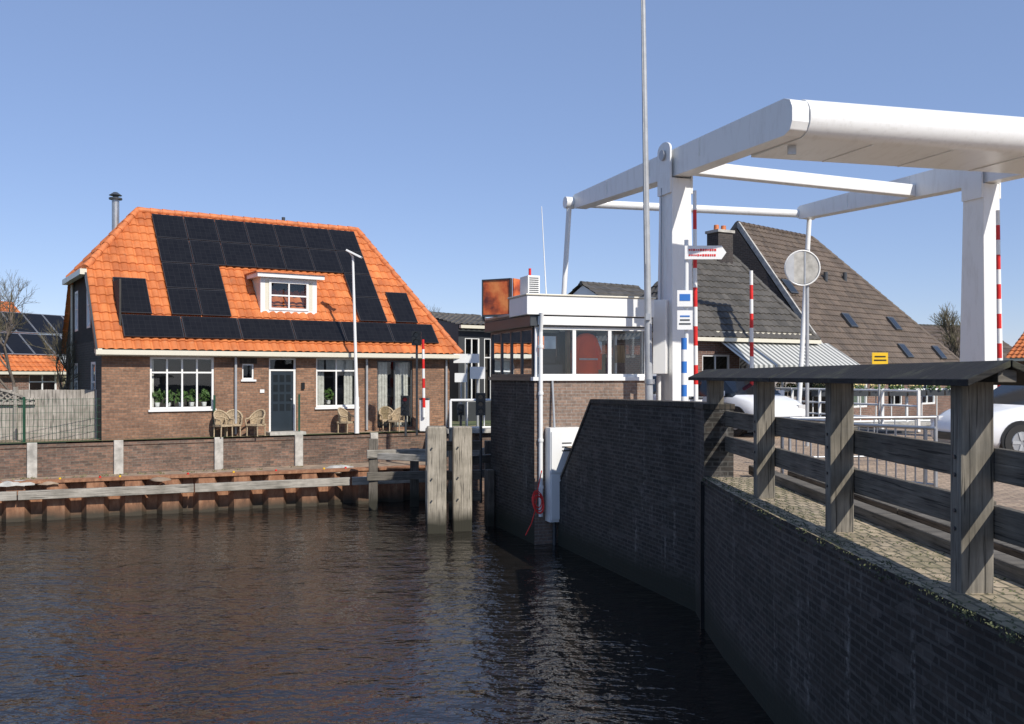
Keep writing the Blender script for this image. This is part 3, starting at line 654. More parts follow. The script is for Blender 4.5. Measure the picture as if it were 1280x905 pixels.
mb.box(bf,w+.04,w+.07,.05,.45,5.04,5.87,'board'); mb.box(bf,-w,w,-.04,.04,4.99,5.037,'grey_dark')
for s_ in (-.25,.25): mb.beam(bf.p(s_,.05,5.6),bf.p(s_,.5,4.98),.03,.03,'metal')
mb.done('billboard',cg)
mb=MB(); mb.box(K,.02,.30,.45,.95,5.36,5.80,'white_clean')
for i in range(8): mb.box(K,.05,.27,.44,.447,5.42+i*.045,5.44+i*.045,'grey_dark')
mb.cyl(K.p(.16,.7,5.8),K.p(.16,.7,5.98),.03,.03,'red',8); mb.done('air_conditioner',cg,.01)
mb=MB(); mb.cyl(S(683,372,20.7),S(677,258,20.7),.015,.008,'white_clean',6); mb.done('antenna',cg)
mb=MB(); mb.box(Kl,2.6,2.85,-.2,-.02,-1,1.35,'wood_pile_old')
mb.done('fender_post',cg,.02)
mb=MB(); c=K.p(-.02,-.22,1.0)
for k in range(7):
    rr=.11+.05*random.random(); tx=random.uniform(-.5,.5); pts=[]
    for i in range(17):
        t=2*math.pi*i/16; pts.append(c+K.x*rr*math.cos(t)*.8+Z*(rr*1.3*math.sin(t)-.02*k)+K.y*(.06*math.sin(t+tx)-.015*k))
    for i in range(16): mb.cyl(pts[i],pts[i+1],.010,.010,'red',6,False)
pts=[c+Z*.1,c+V(-.05,-.03,-.25),c+V(-.12,-.05,-.5),c+V(-.25,-.1,-.75)]
for i in range(3): mb.cyl(pts[i],pts[i+1],.012,.012,'red',6)
mb.cyl(c+Z*.15,c+Z*.6+K.x*.1,.012,.012,'red',6)
mb.done('red_mooring_rope')
# ------------------------------------------------------------ canal wall (near)
g=group('canal_retaining_wall',(2.7,12,1))
mb=MB()
a=V(2.8,14.3,0); b_=V(.98,19.93,0); dd=(b_-a); n=Vector((dd.y,-dd.x,0)).normalized(); n=-n if n.x<0 else n
def wl(q): return a+dd*q
e=V(2.74,13.35,0)
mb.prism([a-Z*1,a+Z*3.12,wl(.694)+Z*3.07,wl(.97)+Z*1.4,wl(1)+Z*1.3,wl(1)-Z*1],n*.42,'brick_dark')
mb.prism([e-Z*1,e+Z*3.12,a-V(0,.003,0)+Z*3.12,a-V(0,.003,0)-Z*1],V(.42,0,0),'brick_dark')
mb.done('parapet_wing_wall',g)
mb=MB(); o_=-n*.02
mb.prism([a+o_+Z*3.123,wl(.69)+o_+Z*3.073,wl(.69)+o_+Z*3.153,a+o_+Z*3.20],n*.46,'brick_cap'); mb.prism([e+V(-.02,0,3.123),a+V(-.02,-.004,3.123),a+V(-.02,-.004,3.2),e+V(-.02,0,3.2)],V(.46,0,0),'brick_cap')
mb.prism([wl(.693)+o_+Z*3.075,wl(.97)+o_+Z*1.403,wl(.97)+o_+Z*1.48,wl(.693)+o_+Z*3.155],n*.46,'brick_cap')
mb.done('parapet_coping',g,.01)
mb=MB()
pl=[(14,-60),(5,-15),(3.6,-4),(3.1,1),(2.88,4.5),(2.8,6.5),(2.72,9.5),(2.70,12),(2.737,13.34)]
for i in range(len(pl)-1):
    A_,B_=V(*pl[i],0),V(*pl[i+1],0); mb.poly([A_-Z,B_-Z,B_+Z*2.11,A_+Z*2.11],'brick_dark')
mb.done('brick_face',g,fix=False)
mb=MB()
for i in range(1,len(pl)-1):
    A_,B_=V(*pl[i],0),V(*pl[i+1],0); w=.82
    A2=A_+V(w,0,0); B2=B_+V(w,0,0); A1=A_-V(.012,0,0); B1=B_-V(.012,0,0)
    mb.poly([A1+Z*2.16,A2+Z*2.16,B2+Z*2.16,B1+Z*2.16],'coping'); mb.poly([A1+Z*2.07,B1+Z*2.07,B1+Z*2.16,A1+Z*2.16],'brick_dark'); mb.poly([A2+Z*2.04,B2+Z*2.04,B2+Z*2.16,A2+Z*2.16],'coping')
for k in range(900):
    y=random.uniform(3.5,13.3); x=2.76+random.random()**2*.75; clump(mb,V(x,y,2.163),.05,3,'moss',.011,.25)
for k in range(350):
    y=random.uniform(3.5,13.3); xx=2.72+max(0,(9.5-y))*.027; clump(mb,V(xx-.01,y,2.15-random.random()**2*.08),.035,4,'moss',.012,.6)
mb.done('coping',g,fix=False)
mb=MB(); mb.beam(V(2.71,13.34,-1),V(2.71,13.34,2.1),.03,.05,'black',(1,0,0)); mb.done('expansion_joint',g)
mb=MB()
for xx,zz in ((3.62,2.2),(4.2,2.15)):
    for k in range(4): mb.beam(V(xx,-2+k*4,zz),V(xx,1.98+k*4,zz),.18,.14 if xx<4 else .08,'wood_h')
mb.done('kerb_timbers',g,.015)
# ---- timber railing
g=group('timber_railing',(3,8,2.1)); mb=MB()
posts=[(3.15,1.4),(3.12,3.85),(3.08,6.27),(3.04,8.69),(2.99,11.1),(2.92,13.45)]
for x,y in posts: mb.box(Fr((x,y),(1,random.uniform(-.03,.03)),(random.uniform(-.03,.03),1)),-.11,.11,-.075,.075,2.1,3.60,'wood_v')
mb.done('posts',g,.012)
mb=MB()
for x,y in posts:
    for zc in (3.0,2.64):
        for s_ in (-.06,.06): mb.cyl((x-.113,y,zc+s_),(x-.122,y,zc+s_),.014,.014,'grey_dark',8)
mb.done('bolts',g)
mb=MB()
for i in range(len(posts)-1):
    (x0,y0),(x1,y1)=posts[i],posts[i+1]
    for zc in (3.0,2.64): mb.beam(V(x0+.145,y0+.01,zc+random.uniform(-.012,.012)),V(x1+.145,y1-.01,zc+random.uniform(-.012,.012)),.06,.22,'wood_h')
mb.done('rails',g,.008)
mb=MB(); A_=V(3.07,5.75,0); B_=V(2.90,14.0,0)
for sg in (-1,1):
    for k in range(2):
        P=A_.lerp(B_,k*.5); Q=A_.lerp(B_,(k+1)*.5-.002)
        w=.27*sg
        mb.hexa([P+V(.004*sg,0,3.655),P+V(w,0,3.535),Q+V(w,0,3.535),Q+V(.004*sg,0,3.655),P+V(.004*sg,0,3.70),P+V(w,0,3.58),Q+V(w,0,3.58),Q+V(.004*sg,0,3.70)],'wood_cap')
mb.beam(A_+V(0,.05,3.60),B_+V(0,-.05,3.60),.12,.08,'wood_h')
mb.done('gabled_cap',g,.006)
def steel_fence(p0,p1,z0,h,step=.13,mat='metal',name='steel_pedestrian_fence',r=.018):
    mb=MB(); p0=V(*p0,0);p1=V(*p1,0); mb.cyl(p0+Z*(z0+h),p1+Z*(z0+h),r*1.4,r*1.4,mat,8); mb.cyl(p0+Z*(z0+.15),p1+Z*(z0+.15),r,r,mat,8)
    n=max(2,int((p1-p0).length/step))
    for i in range(n+1):
        p=p0.lerp(p1,i/n); big=i%8==0 or i==n; mb.cyl(p+Z*(z0 if big else z0+.15),p+Z*(z0+h),r*1.5 if big else r*.6,r*1.5 if big else r*.6,mat,6)
    mb.done(name)
steel_fence((4.55,12.6),(5.25,11.6),2.1,.85); steel_fence((4.1,14.2),(4.75,13.2),2.1,.85); steel_fence((4.6,15.5),(7.2,15.9),2.1,.8,.35)
# ------------------------------------------------------------ draw bridge
bd=Vector((.336,-.942,0)).normalized(); LT=V(1.97,27.1,0); wv=V(7.06,1.8,0); wn=wv.normalized(); T=8.84; AL=10.2
bg=group('drawbridge',(6,24,2))
perp=Vector((-bd.y,bd.x,0)); perp=perp if perp.x>0 else -perp
mb=MB()
for base in (LT,LT+wv):
    pf=[(-.1,T-.05),(0,T),(AL-.25,T),(AL-.07,T-.07),(AL,T-.22),(AL,T-.48),(AL-.07,T-.63),(AL-.25,T-.7),(5.6,T-.62),(0,T-.4),(-.1,T-.35)]
    mb.prism([base+bd*s+Z*z-perp*.19 for s,z in pf],perp*.38,'white')
mb.done('balance_beams',bg,.02)
mb=MB()
s0,s1=8.3,AL; zb,zt=T-.72,T+.015
pf=[(s0,zb),(s1-.28,zb)]+[(s1-.28+.33*math.sin(t),(zb+zt)/2-(zt-zb)/2*math.cos(t)) for t in [math.pi*k/20 for k in range(1,20)]]+[(s1-.28,zt),(s0,zt)]
n_=len(pf); A_=[LT+bd*s+Z*z+perp*.195 for s,z in pf]; B_=[p+wv-perp*.39 for p in A_]
mb.add(A_+B_,[(i,(i+1)%n_,n_+(i+1)%n_,n_+i) for i in range(1,n_-2)],'white',True)
mb.poly([A_[n_-2],A_[n_-1],B_[n_-1],B_[n_-2]],'white'); mb.poly([A_[n_-1],A_[0],B_[0],B_[n_-1]],'white'); mb.poly([A_[0],A_[1],B_[1],B_[0]],'white')
mb.poly(A_,'white'); mb.poly(B_,'white')
o=mb.done('counterweight',bg)
mb=MB()
for q in (.25,.5,.75): 
    P=LT+wv*q; mb.beam(P+bd*8.35+Z*(zb-.012),P+bd*9.85+Z*(zb-.012),.05,.02,'white')
for q in (.05,.95):
    P=LT+wv*q+bd*9.4; mb.beam(P+Z*(zb-.001),P+Z*(zb-.18),.05,.16,'metal',(1,0,0)); 
for base in (LT,LT+wv):
    for s_ in (2.2,4.6,6.9): mb.beam(base+bd*s_-perp*.193+Z*(T-.04),base+bd*s_-perp*.193+Z*(T-.40),.02,.03,'white',(1,0,0))
mb.done('lugs_and_stiffeners',bg)
mb=MB()
zt_=T-.22
mb.cyl(LT-wn*.35-bd*.1+Z*zt_,LT+wv+wn*.3-bd*.1+Z*zt_,.12,.12,'white',16)
for b0,off in ((LT-wn*.28,-.42),(LT+wv+wn*.25,-.42)):
    mb.cyl(b0-bd*.1+Z*(zt_+.05),b0+V(off,0,2.2),.075,.075,'white',10)
    mb.cyl(b0-bd*.1+Z*(zt_)-perp*.14,b0-bd*.1+Z*(zt_)+perp*.14,.17,.17,'white',14)
mb.done('front_tube_and_hangers',bg)
mb=MB(); p0=LT+bd*6.0+perp*.2+Z*(T-.46); p1=LT+wv+bd*4.7-perp*.2+Z*(T-.42)
mb.beam(p0,p1,.26,.30,'white'); mb.done('cross_girder',bg,.02)
def pylon(c,nm):
    mb=MB(); fr=Fr((c.x,c.y),perp,-bd)
    def ringp(z,wa,wb): return [fr.p(-wa,-wb,z),fr.p(wa,-wb,z),fr.p(wa,wb,z),fr.p(-wa,wb,z)]
    zm=T-.66; r0=ringp(1.9,.30,.42); r1=ringp(zm,.25,.30); mb.hexa(r0+r1,'white')
    mb.box(fr,-.37,.37,-.48,.48,1.9,2.35,'white')
    for sg in (-1,1):
        pr=[(-.30,zm-.35),(.30,zm-.35),(.30,T+.02)]+[(.30*math.cos(t),T+.02+.18*math.sin(t)) for t in [math.pi*k/8 for k in range(1,8)]]+[(-.30,T+.02)]
        mb.prism([fr.p(sg*.255-(.045 if sg<0 else 0),t_,z_) for t_,z_ in pr],perp*.045,'white')
    mb.cyl(fr.p(-.36,0,T-.1),fr.p(.36,0,T-.1),.12,.12,'greymetal',16)
    mb.done(nm,bg,.015)
PL=LT+bd*5.5; PR=LT+wv+bd*6.75; pylon(PL,'pylon_left'); pylon(PR,'pylon_right')
mb=MB(); A0=LT-bd*3.6-wn*.2; A1=LT+wv-bd*3.6+wn*.2; B0=LT+bd*4.5-wn*.2; B1=LT+wv+bd*4.5+wn*.2
mb.hexa([p+Z*1.75 for p in (A0,A1,B1,B0)]+[p+Z*2.13 for p in (A0,A1,B1,B0)],'grey_dark'); mb.hexa([p+Z*2.133 for p in (A0+wn*.3,A1-wn*.3,B1-wn*.3,B0+wn*.3)]+[p+Z*2.15 for p in (A0+wn*.3,A1-wn*.3,B1-wn*.3,B0+wn*.3)],'asphalt')
mb.done('bridge_deck',bg)
mb=MB()
for A_,B_ in ((A0,B0),(A1,B1)):
    for z in (2.45,2.8,3.2): mb.cyl(A_+Z*z,B_+Z*z,.03,.03,'white_clean',8)
    for k in range(7): p=A_.lerp(B_,k/6); mb.beam(p+Z*2.13,p+Z*3.22,.07,.07,'white_clean',(1,0,0))
mb.done('deck_railings',bg)
mb=MB(); c=PL-perp*.42; mb.cbox(c+Z*4.5+V(0,-.2,0),.30,.28,1.7,'white_clean',-.35); mb.cyl(c+Z*2.1,c+Z*3.6,.05,.05,'white_clean',8)
mb.cyl(PL-perp*.32-bd*.1+Z*5.3,PL-perp*.3-bd*.1+Z*8,.02,.02,'greymetal',6); mb.done('electrical_cabinet',bg,.02)
# ------------------------------------------------------------ flag pole
mb=MB(); pb_=S(812,548,20.2); mb.cyl(pb_,S(809,330,20.2),.09,.072,'greymetal',20); mb.cyl(S(809,330,20.2),S(803,-60,20.2),.072,.045,'greymetal',20); mb.cyl(S(812,480,20.2),S(812,474,20.2),.11,.11,'metal',14)
mb.cyl(S(807,330,20.05),S(801,-60,20.1),.006,.006,'curtain',5,False); mb.beam(S(810,400,20.1),S(810,392,20.1),.05,.1,'metal',(1,0,0)); mb.done('flagpole')
# ------------------------------------------------------------ signs
g=group('direction_signpost',xy(858,19.6)+(2.1,)); mb=MB(); x,y=xy(858,19.6); mb.cyl((x,y,2.1),(x,y,6.45),.045,.045,'white_clean',10); mb.done('post',g)
mb=MB(); P=S(856,307,19.5); Q=S(908,324,19.5); h=P.z-Q.z
pts=[V(P.x,19.5,P.z),V(Q.x-.1,19.5,P.z),V(Q.x,19.5,(P.z+Q.z)/2),V(Q.x-.1,19.5,Q.z),V(P.x,19.5,Q.z)]
mb.prism(pts,V(0,.03,0),'white_clean'); rr_=random.Random(2)
for row in (0,1):
    xx=P.x+.08
    while xx<Q.x-.22:
        w=rr_.uniform(.02,.04); hh=rr_.choice((.03,.045)); mb.cbox((xx+w/2,19.494,P.z-.09-row*.11),w,.008,hh,'red'); xx+=w+.016
mb.done('arrow_plate',g)
mb=MB(); c=S(856,373,19.5); mb.cbox(c,.32,.03,.34,'white_clean'); mb.cbox(c+V(0,-.02,.02),.22,.008,.14,'blue'); c=S(856,400,19.5); mb.cbox(c,.32,.03,.4,'white_clean'); mb.cbox(c+V(0,-.02,.08),.2,.008,.03,'blue'); mb.cbox(c+V(0,-.02,0),.2,.008,.03,'grey_dark'); mb.cbox(c+V(0,-.02,-.08),.24,.008,.03,'grey_dark')
mb.done('route_plates',g)
mb=MB(); x,y=xy(855,19.2)
for k in range(8): mb.cyl((x,y,2.1+k*.24+.36),(x,y,2.1+(k+1)*.24+.36),.06,.06,'blue' if k%2 else 'white_clean',12)
mb.cyl((x,y,2.1),(x,y,2.46),.06,.06,'white_clean',12); mb.done('striped_marker_post')
g=group('round_traffic_sign',xy(1008,20)+(2.1,)); mb=MB(); x,y=xy(1009,20); mb.cyl((x,y,2.1),(x,y,6.3),.04,.04,'greymetal',10)
mb.done('post',g); mb=MB(); c=S(1003,335,19.9); mb.cyl(c,c+V(-.002,.03,0),.37,.37,'greymetal',40); mb.cyl(c+V(0,-.012,0),c+V(0,-.003,0),.34,.34,'tarp',40)
for t in range(40):
    a_=2*math.pi*t/40; b2=2*math.pi*(t+1)/40; mb.cyl(c+V(.37*math.cos(a_),0,.37*math.sin(a_)),c+V(.37*math.cos(b2),0,.37*math.sin(b2)),.018,.018,'white_clean',6,False)
mb.beam(c+V(.05,-.02,.34),c+V(.05,-.02,-.34),.03,.01,'metal',(0,1,0)); mb.done('sign_disc',g)
g=group('yellow_sign',xy(1098,26)+(2.1,)); mb=MB(); P=S(1099,448,26); mb.cyl((P.x,P.y,2.0),(P.x,P.y,P.z),.03,.03,'greymetal',8); mb.cbox(P+V(0,-.05,0),.44,.03,.32,'yellow'); mb.cbox(P+V(0,-.07,.05),.3,.008,.035,'black'); mb.cbox(P+V(0,-.07,-.05),.34,.008,.035,'black'); mb.done('plate_and_post',g)
g=group('quay_notice_board',S(588,460,31)[:]); mb=MB()
for px,py,w,h in ((583,448,.85,.3),(597,466,.5,.4),(576,472,.4,.3)):
    c=S(px,py,31); mb.cbox(c,w,.05,h,'white_clean'); mb.cyl((c.x,c.y+.06,LZ),(c.x,c.y+.06,c.z),.04,.04,'greymetal',8)
mb.done('boards',g)
steel_fence((-1.9,28.9),(1.2,29.8),LZ,1.0,.5,'white_clean','quay_guard_rail',.03)
steel_fence((9.2,32.1),(16.5,34.0),LZ,1.25,.6,'white_clean','quay_guard_rail',.04)
mb=MB()
for k in range(9):
    c=V(9.8+k*.75,31.95+k*.2,3.0); mb.cbox(c,.6,.22,.2,'grey_dark'); clump(mb,c+Z*.2,.26,70,'leaf',.06,.6); clump(mb,c+Z*.3,.25,40,'flower',.045,.5)
mb.done('flower_boxes',fix=False)
# ------------------------------------------------------------ cars
def car(name,p,heading,z,L=4.2):
    g=group(name,(p[0],p[1],z)); fx=Vector((math.cos(heading),math.sin(heading))); fr=Fr(p,fx,(-fx.y,fx.x))
    st=[(-2.1,.35,.75,.75,.72,.70),(-2.0,.22,.85,.95,.82,.76),(-1.75,.2,.9,1.38,.86,.62),(-1.2,.2,.92,1.50,.88,.64),(-.2,.2,.92,1.52,.88,.66),(.45,.2,.92,1.44,.88,.64),(1.15,.2,.92,.98,.87,.74),(1.7,.2,.82,.86,.84,.66),(2.0,.24,.66,.70,.76,.6),(2.1,.36,.5,.52,.68,.56)]
    vs=[];k=10
    for x,zb,zl,zt,hb,ht in st:
        half=[(hb*.9,zb),(hb,zb+.12),(hb*1.01,(zb+zl)/2+.05),(hb*.98,zl),(ht,zt)]
        for w,zz in half: vs.append(fr.p(x,w,z+zz))
        for w,zz in half[::-1]: vs.append(fr.p(x,-w,z+zz))
    mb=MB(); fs=[];gs=[]
    for i in range(len(st)-1):
        for j in range(k):
            f=(i*k+j,i*k+(j+1)%k,(i+1)*k+(j+1)%k,(i+1)*k+j)
            side=j in (3,5); top=j==4
            if side and 1<=i<=5: gs.append(f)
            elif top and i in (1,5): gs.append(f)
            else: fs.append(f)
    mb.add(vs,fs+[tuple(range(k))[::-1],tuple(range(len(vs)-k,len(vs)))],'carwhite',True)
    mb.add(vs,gs,'carglass',False); mb.done('body',g,fix=False)
    mb=MB()
    for x in (-1.3,1.3):
        for sg in (-1,1):
            c0=fr.p(x,sg*.70,z+.32); c1=fr.p(x,sg*.90,z+.32); mb.cyl(c0,c1,.32,.32,'rubber',28); mb.cyl(fr.p(x,sg*.895,z+.32),fr.p(x,sg*.91,z+.32),.2,.19,'metal',20); mb.cyl(fr.p(x,sg*.75,z+.34),fr.p(x,sg*.885,z+.34),.37,.37,'black',28)
            for q in range(5):
                t=q*2*math.pi/5; mb.beam(fr.p(x+.04*math.cos(t),sg*.915,z+.32+.04*math.sin(t)),fr.p(x+.19*math.cos(t),sg*.915,z+.32+.19*math.sin(t)),.02,.05,'greymetal')
    mb.done('wheels',g)
    mb=MB()
    for sg in (-1,1):
        mb.box(fr,1.78,2.03,sg*.62-.14,sg*.62+.14,z+.60,z+.74,'lamp'); mb.box(fr,-2.09,-1.98,sg*.66-.1,sg*.66+.1,z+.7,z+.95,'red'); mb.box(fr,.75,.9,sg*.98-.1,sg*.98+.1,z+.95,z+1.08,'carwhite')
        mb.box(fr,-.35,.4,sg*.895-.006,sg*.895+.006,z+.3,z+.31,'black'); mb.box(fr,-.36,-.35,sg*.90-.004,sg*.90+.004,z+.3,z+.9,'black'); mb.box(fr,.78,.79,sg*.90-.004,sg*.90+.004,z+.3,z+.9,'black'); mb.box(fr,-.25,-.1,sg*.905-.01,sg*.905+.01,z+.78,z+.81,'black')
    mb.box(fr,2.04,2.12,-.5,.5,z+.32,z+.46,'black'); mb.box(fr,-.6,-.54,-.9,.9,z+.95,z+1.45,'carwhite')
    mb.done('lights_and_trim',g,.005)
car('parked_car',(10.2,17.6),math.pi+.12,2.1)
car('white_car',(5.7,24.6),-1.1,2.15)
car('white_car',(4.6,28.5),-1.2,2.15)
# ------------------------------------------------------------ other buildings
def simple_house(name,fr,L,W,ze,zr,il,ir,roofmat,wallmat,over=.25,rw=.25,rr=.3,z0=1.5,ridge='greytile',openings=()):
    g=group(name,fr.p(L/2,W/2,z0)[:]); mb=MB()
    wall_open(mb,fr,0,L,z0,ze,[o for o in openings],wallmat,0,.12)
    mb.poly([fr.p(0,0,z0),fr.p(0,W,z0),fr.p(0,W,ze)]+([fr.p(0,W/2,zr-.1)] if il<.5 else [])+[fr.p(0,0,ze)],wallmat)
    mb.poly([fr.p(L,0,z0),fr.p(L,W,z0),fr.p(L,W,ze)]+([fr.p(L,W/2,zr-.1)] if ir<.5 else [])+[fr.p(L,0,ze)],wallmat)
    mb.poly([fr.p(0,W,z0),fr.p(L,W,z0),fr.p(L,W,ze),fr.p(0,W,ze)],wallmat); mb.done('walls',g,fix=False)
    sl=(zr-ze)/(W/2); zo=ze-sl*over; la=-over if il>=.5 else -.12; lb=L+over if ir>=.5 else L+.12
    a_=fr.p(la,-over,zo);b2=fr.p(lb,-over,zo);c_=fr.p(lb,W+over,zo);d_=fr.p(la,W+over,zo); r0=fr.p(il if il>=.5 else la,W/2,zr); r1=fr.p(L-ir if ir>=.5 else lb,W/2,zr)
    tiled('roof_front',[a_,b2,r1,r0],roofmat,g,rw,rr,nu=4); tiled('roof_rear',[c_,d_,r0,r1],roofmat,g,rw,rr,nu=4)
    if il>=.5: tiled('roof_left',[d_,a_,r0],roofmat,g,rw,rr,nu=4)
    if ir>=.5: tiled('roof_right',[b2,c_,r1],roofmat,g,rw,rr,nu=4)
    mb=MB(); caps(mb,r0,r1,ridge)
    if il>=.5: caps(mb,a_,r0,ridge)
    if ir>=.5: caps(mb,b2,r1,ridge)
    mb.box(fr,la,lb,-over-.12,-over,zo-.12,zo,'cream'); mb.done('ridge_and_gutter',g)
    if openings:
        mb=MB()
        for o in openings: window(mb,fr,*o,.04,2,(.7,1),.06)
        mb.box(fr,.2,L-.2,.7,.75,z0,ze,'interior'); mb.done('windows',g)
    return g
def frame_px(px0,d0,px1,d1):
    a_=Vector(xy(px0,d0)); b2=Vector(xy(px1,d1)); ux=(b2-a_).normalized(); return Fr(a_,ux,(-ux.y,ux.x)),(b2-a_).length
fr,L=frame_px(866,30,1010,32.6)
g=simple_house('hipped_roof_house',fr,L,5,5.12,7.95,2.0,1.15,'greytile','brick_far',openings=[(.4,1.6,2.4,4.3),(2.0,2.9,1.9,4.2),(3.3,4.8,2.4,4.3)])
mb=MB(); mb.box(fr,L*.66-.35,L*.66+.35,2.2,2.8,7.4,8.75,'brick_side'); mb.box(fr,L*.66-.4,L*.66+.4,2.15,2.85,8.753,8.85,'concrete'); 
for k in (-.17,.17): mb.cyl(fr.p(L*.66+k,2.5,8.85),fr.p(L*.66+k,2.5,9.05),.1,.09,'ridge',10)
mb.done('chimney',g)
mb=MB(); mb.box(fr,.9,L+.2,-.1,-.003,4.85,5.06,'cream')
p=[fr.p(1.0,-.12,4.75),fr.p(L+.9,-.12,4.75),fr.p(L+.95,-1.5,3.95),fr.p(1.0,-1.5,3.95)]; mb.poly(p,'awning'); mb.poly([p[3],p[2],p[2]-Z*.2,p[3]-Z*.2],'awning'); mb.done('striped_awning',g,fix=False)
E0=Vector((11.9,34)); ed=Vector((.732,.681)); FB=Fr(E0,ed,(-.681,.732)); bl=11.9
g=group('large_brown_roof_house',(14,40,2)); ze,zr=3.85,9.75
e0=FB.p(-.2,0,ze);e1=FB.p(bl,0,ze-.0);r0=FB.p(.5,4.65,zr);r1=FB.p(6.3,4.65,zr);b0=FB.p(-.2,9.3,ze);b1=FB.p(bl,9.3,ze)
tiled('roof_front',[e0,e1,r1,r0],'browntile',g,.25,.3,nu=4); tiled('roof_rear',[b1,b0,r0,r1],'browntile',g,.25,.3,nu=4); tiled('roof_hip',[e1,b1,r1],'browntile',g,.25,.3,nu=4)
mb=MB(); mb.poly([FB.p(0,.3,1.5),FB.p(0,9,1.5),FB.p(0,9,ze),FB.p(.35,4.65,zr-.15),FB.p(0,.3,ze)],'brick_side')
wall_open(mb,FB,0,bl-.3,1.5,ze+.1,[(1.5,2.8,2.4,3.5),(4.5,5.8,2.4,3.5),(7.5,9,2.4,3.5)],'brick_far',.3); mb.poly([FB.p(bl-.3,.3,1.5),FB.p(bl-.3,9,1.5),FB.p(bl-.3,9,ze),FB.p(bl-.3,.3,ze)],'brick_far'); mb.done('walls',g,fix=False)
mb=MB(); mb.box(FB,-.2,bl,-.12,0,ze-.12,ze,'cream')
for o in ((1.5,2.8,2.4,3.5),(4.5,5.8,2.4,3.5),(7.5,9,2.4,3.5)): window(mb,FB,*o,.34,2,(1,),.07)
mb.box(FB,.3,bl-.6,1.0,1.05,1.5,3.8,'interior')
caps(mb,r0,r1,'browntile'); caps(mb,e1,r1,'browntile'); mb.beam(e0,r0,.08,.2,'tarp'); mb.beam(b0,r0,.08,.2,'grey_dark'); mb.done('trim_and_windows',g)
mb=MB(); sl=(zr-ze)/4.65; nb=FB.x.cross((FB.p(0,1,sl)-FB.p(0,0,0)).normalized()); nb=nb if nb.z>0 else -nb
def on_roofB(px,py):
    k=(px-640)/FL; mm=(HY-py)/FL; o=Vector((0,0,CZ)); r=Vector((k,1,mm)); P0=FB.p(0,0,ze); t=(P0-o).dot(nb)/r.dot(nb); return o+r*t
sy=(FB.p(0,1,sl)-FB.p(0,0,0)).normalized()
for px,py in ((985,360),(1060,402),(1116,406),(1130,440),(1172,442)):
    c=on_roofB(px,py); ax=FB.x*.28; ay=sy*.36; lo_=[c-ax-ay,c+ax-ay,c+ax+ay,c-ax+ay]; mb.hexa([q+nb*.02 for q in lo_]+[q+nb*.12 for q in lo_],'grey_dark'); mb.poly([c+(q-c)*.8+nb*.124 for q in lo_],'carglass')
for px,py in ((1032,352),(1056,352)): c=on_roofB(px,py); mb.cyl(c,c+Z*.4,.09,.09,'grey_dark',10)
mb.done('skylights_and_vents',g)
fr,L=frame_px(-110,36,78,42); g=simple_house('orange_roof_house',fr,L,7,4.0,6.95,.1,.1,'orange','brick_far',ridge='ridge',openings=[(5,6.4,2.6,3.7)])
mb=MB(); ey2=(fr.p(0,1,(6.95-4)/3.5)-fr.p(0,0,0)).normalized(); nn=fr.x.cross(ey2)
for r in range(2):
    for c in range(6):
        a0_=3.6+c*1.05; t0=.55+r*1.2; z_=lambda t:4.0+t*(2.95/3.5)
        q=[fr.p(a0_,t0,z_(t0)),fr.p(a0_+1.02,t0,z_(t0)),fr.p(a0_+1.02,t0+1.15,z_(t0+1.15)),fr.p(a0_,t0+1.15,z_(t0+1.15))]; mb.hexa([x_+nn*.07 for x_ in q]+[x_+nn*.11 for x_ in q],'metal'); cc_=sum(q,Vector())/4
        mb.poly([cc_+(x_-cc_)*.94+nn*.114 for x_ in q],'panel')
mb.done('solar_panels',g,fix=False)
mb=MB(); mb.box(fr,4.6,5.1,3.2,3.8,6.5,7.6,'brick_side'); mb.cyl(fr.p(4.85,3.5,7.6),fr.p(4.85,3.5,7.95),.12,.12,'metal',10); mb.done('chimney',g)
fr,L=frame_px(548,40,668,46); simple_house('grey_roof_house',fr,L,7,4.7,6.6,.1,.1,'greytile','brick_far',openings=[(.8,2.2,2.6,4.2),(3.2,4.6,2.6,4.2)])
fr,L=frame_px(573,36,640,37.5); g=simple_house('dark_modern_house',fr,L,5,5.6,6.1,.1,.1,'greytile','grey_dark',openings=[(.3,1.0,2.6,5.1),(1.2,1.9,2.6,5.1)])
fr,L=frame_px(1262,44,1400,40); g=simple_house('orange_roof_house',fr,L,8,4.6,7.6,.1,.1,'orange','brick_far',ridge='ridge',openings=[(1,2.2,2.6,4)])
mb=MB(); mb.box(fr,.6,1.1,3.7,4.3,7.2,8.7,'brick_side'); mb.done('chimney',g)
fr,L=frame_px(1180,62,1290,66); simple_house('background_house',fr,L,8,4.6,7.2,.1,.1,'browntile','brick_far',rw=.5,rr=.5,openings=[(1,2.2,2.6,4),(3.5,5,2.6,4)])
fr,L=frame_px(782,42,850,44); simple_house('white_gable_house',fr,L,6,6.4,8.0,.1,.1,'greytile','white_clean',rw=.5,rr=.5)
for i,(p0,d0,p1,d1) in enumerate(((-500,50,-330,60),(-300,60,-120,66),(420,75,560,80),(1420,52,1600,55),(640,80,760,82))):
    fr,L=frame_px(p0,d0,p1,d1); simple_house('background_house',fr,L,8,4.6,7.4,.1,.1,'browntile' if i%2 else 'orange','brick_far',rw=.5,rr=.5,openings=[(1,2.2,2.6,4),(3.5,5,2.6,4)])
